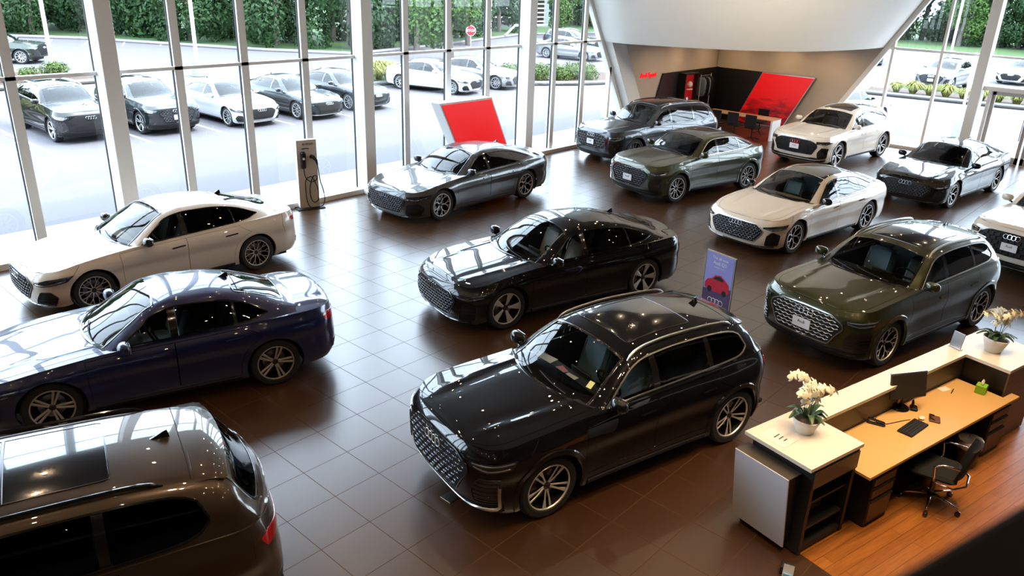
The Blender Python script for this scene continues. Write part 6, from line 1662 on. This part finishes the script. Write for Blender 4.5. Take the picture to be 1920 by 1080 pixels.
def place(P, hub, yaw, body, name, label, **k):
    """hub = ground position of the near (right-hand, -y) front wheel face"""
    t = make_car(P, body, **k); t.name = name; yaw = math.radians(yaw); w = P['W'] / 2 - .04
    t.location = (hub[0] - math.sin(yaw) * w, hub[1] + math.cos(yaw) * w, 0 if not k.get('far') else GZ - .015)
    t.rotation_euler = (0, 0, yaw)
    tag(t, label, 'car'); return t
def placec(P, c, yaw, body, name, label, z=None, **k):
    t = make_car(P, body, **k); t.name = name; t.location = (c[0], c[1], GZ - .015 if z is None else z); t.rotation_euler = (0, 0, math.radians(yaw)); tag(t, label, 'car'); return t

NOROOF = dict(sunroof=None)
place({**LIFT, **NOROOF}, (4.27, 12.99), -2.1, 'paint_tanw', 'sedan', 'white fastback sedan in front of the left showroom windows', mirror_mat='black_gloss')
place({**scalex(SALOON, 2.69 / 2.83), **NOROOF, 'ro': 1.0}, (2.43, 9.56), -17.2, 'paint_blue', 'sedan', 'dark blue sedan between the white sedan and the brown SUV', seat='seat_blue')
place({**BIG, 'rails': (1.0, 3.1, 'black_gloss'), 'WB': 2.93, 'finpaint': False}, (-1.04, 6.06), -18, 'paint_brown', 'suv', 'brown grey SUV cut off by the bottom left corner of the frame')
place({**RS, **NOROOF}, (11.93, 12.91), .2, 'paint_grey', 'fastback', 'dark grey fastback in front of the leaning red display wall')
place({**EV, **NOROOF}, (8.64, 7.81), -14.8, 'paint_black', 'fastback', 'black fastback with five-blade wheels in the middle of the showroom', seat='seat_light')
place({**SUV, 'sunroof': (1.35, 2.35), 'embmat': 'satin', 'strips': [([(0, .235), (.50, .235), (.74, .30), (.96, .33), (1.0, .36), (1.01, .60)], 'satin', .045)]}, (5.48, 4.26), -14.1, 'paint_black', 'suv', 'large black SUV with silver front trim in the foreground', seat='seat_blue')
# stickers and papers that belong to the black SUV in front
bs = [o for o in bpy.data.objects if o.name.startswith('suv') and abs(o.location.x - 5.7) < .6 and o.parent is None][0]
_sh = Shape({**SUV}); K_ = _sh.cab
panel('window_sticker', M['paper_yellow'], K_, [(.62, 4 - 1.24), (.70, 4 - 1.24), (.70, 4 - 1.32), (.62, 4 - 1.32)], (), .1, (1, .5), .002, 0, -1, bs)
panel('window_card', simple('grey_card', (.20, .24, .28), .5), K_, [(1.78, 3.26), (2.12, 3.26), (2.12, 3.75), (1.78, 3.75)], (), .1, (1, .5), -.02, 0, -1, bs)
cy_, sy_ = math.cos(math.radians(-14.1)), math.sin(math.radians(-14.1))
def in_suv(x, y, z): return (bs.location.x + x * cy_ - y * sy_, bs.location.y + x * sy_ + y * cy_, z)
for (x, y, z, w, h, mt, rz, lab, nm) in [(.83, .48, 1.088, .34, .26, 'paper', .2, 'large cream paper on the dashboard of the black SUV', 'paper_sheet'), (.87, .12, 1.088, .16, .12, 'paper_red', -.2, 'pink leaflet on the dashboard of the black SUV', 'leaflet'),
        (.85, -.08, 1.088, .17, .12, 'plate_white', .1, 'white card on the dashboard of the black SUV', 'paper_card'), (.79, -.02, 1.089, .12, .09, 'paper_yellow', .4, 'yellow slip on the dashboard of the black SUV', 'paper_slip')]:
    mb = MB(); mb.box((0, 0, .001), (h, w, .002)); o = mb.build(nm, M[mt]); o.location = in_suv(x, y, z); o.rotation_euler = (0, 0, math.radians(-14.1) + rz); tag(o, lab, 'paper')
place({**BIG}, (20.25, 13.24), -11, 'paint_navy', 'suv', 'dark navy seven-seat SUV parked furthest back by the front windows', plate=True)
place({**SUVCOUPE, 'trim': 'satin'}, (17.5, 10.05), -11.6, 'paint_green', 'suv', 'green SUV coupe beside the dark navy SUV', plate=True)
place({**BIGCOUPE}, (24.92, 8.80), -6.6, 'paint_white', 'suv', 'white coupe SUV in front of the lounge table', plate=True)
place({**EV, 'rim': ('net', 'two'), 'sunroof': None, 'framemat': 'satin', 'intrim': 'black_gloss', 'embmat': 'dark_chrome', 'meshmat': 'black_gloss'}, (15.93, 6.19), -9.2, 'paint_cream', 'sedan', 'cream white sedan with a black roof between the two green cars', roof_mat='black_gloss', mirror_mat='black_gloss', seat='seat_blue')
place({**EV, 'rim': ('net', 'two'), 'embmat': 'dark_chrome', 'meshmat': 'black_gloss', **NOROOF}, (22.69, 4.86), -7.2, 'paint_black', 'fastback', 'black fastback near the glass entrance doors on the right')
place({**SUV, 'rim': ('net', 'two'), 'hexbars': True, 'framemat': 'satin', 'meshmat': 'satin', 'intrim': 'black_gloss', 'intakes': [[(.72, .39), (1.08, .39), (1.10, .68), (.78, .70), (.70, .54)]]}, (11.87, 2.92), -12.6, 'paint_green', 'suv', 'green SUV with a wide silver grille behind the reception desk', plate=True, seat='seat_blue')
placec({**BIG, 'W': 1.9, 'meshmat': 'black_matt'}, (18.65, 2.35), -13, 'paint_tanw', 'suv', 'white SUV cut off by the right edge of the frame', z=0, plate=True)

# parked outside
OUT = [(SUV, (9.45, 27.3), 90, 'paint_black', 'suv', 'black SUV outside, leftmost of the row parked facing the windows', {}),
    (SUV, (12.05, 26.95), 92, 'paint_slate', 'suv', 'dark blue green SUV outside with a white plate, right of the left column', dict(plate=True)),
    (LIFT, (14.9, 26.45), 92, 'paint_icewhite', 'sedan', 'white sedan outside between the blue green SUV and the dark sedan', {}),
    (LIFT, (17.6, 26.25), 94, 'paint_slate', 'sedan', 'dark grey sedan outside, right neighbour of the white sedan in the row', {}),
    (LIFT, (20.35, 26.75), 95, 'paint_navy', 'sedan', 'dark sedan outside half hidden by the second column', {}),
    (LIFT, (26.7, 27.55), 106, 'paint_icewhite', 'sedan', 'white sedan outside above the red display wall', {}),
    (LIFT, (29.6, 27.55), 108, 'paint_silver', 'sedan', 'pale silver sedan outside behind the white one, left of the third column', dict(plate=True)),
    (SUVCOUPE, (14.9, 49.1), 140, 'paint_forest', 'suv', 'green car outside on the far left edge of the frame', {}),
    (SUV, (34.9, 11.7), 166, 'paint_icewhite', 'suv', 'white SUV outside just behind the white coupe SUV', {}),
    (SUV, (49.9, 13.0), -3, 'paint_silver', 'suv', 'silver SUV outside with a plate behind the grass strip', dict(plate=True)),
    (LIFT, (57.6, 10.6), -6, 'paint_icewhite', 'sedan', 'white sedan outside at the right edge above the entrance doors', {}),
    (LIFT, (44.2, 33.2), 100, 'paint_silver', 'sedan', 'silver sedan outside seen at the leaning beam', {}),
    (SUV, (48.2, 36.4), 100, 'paint_navy', 'suv', 'dark SUV outside between the third column and the leaning beam', {}),
    (SUV, (46.5, 17.8), 60, 'paint_navy', 'suv', 'dark SUV outside peeking past the right sloping beam', {}),
    (LIFT, (61.0, 20.6), 20, 'paint_forest', 'sedan', 'dark green car outside, far beyond the right sloping beam', {})]
for P, c, yw, pm, nm, lab, k in OUT:
    placec({**P, 'sunroof': None} if P in (LIFT,) else P, c, yw, pm, nm, lab, far=True, **k)
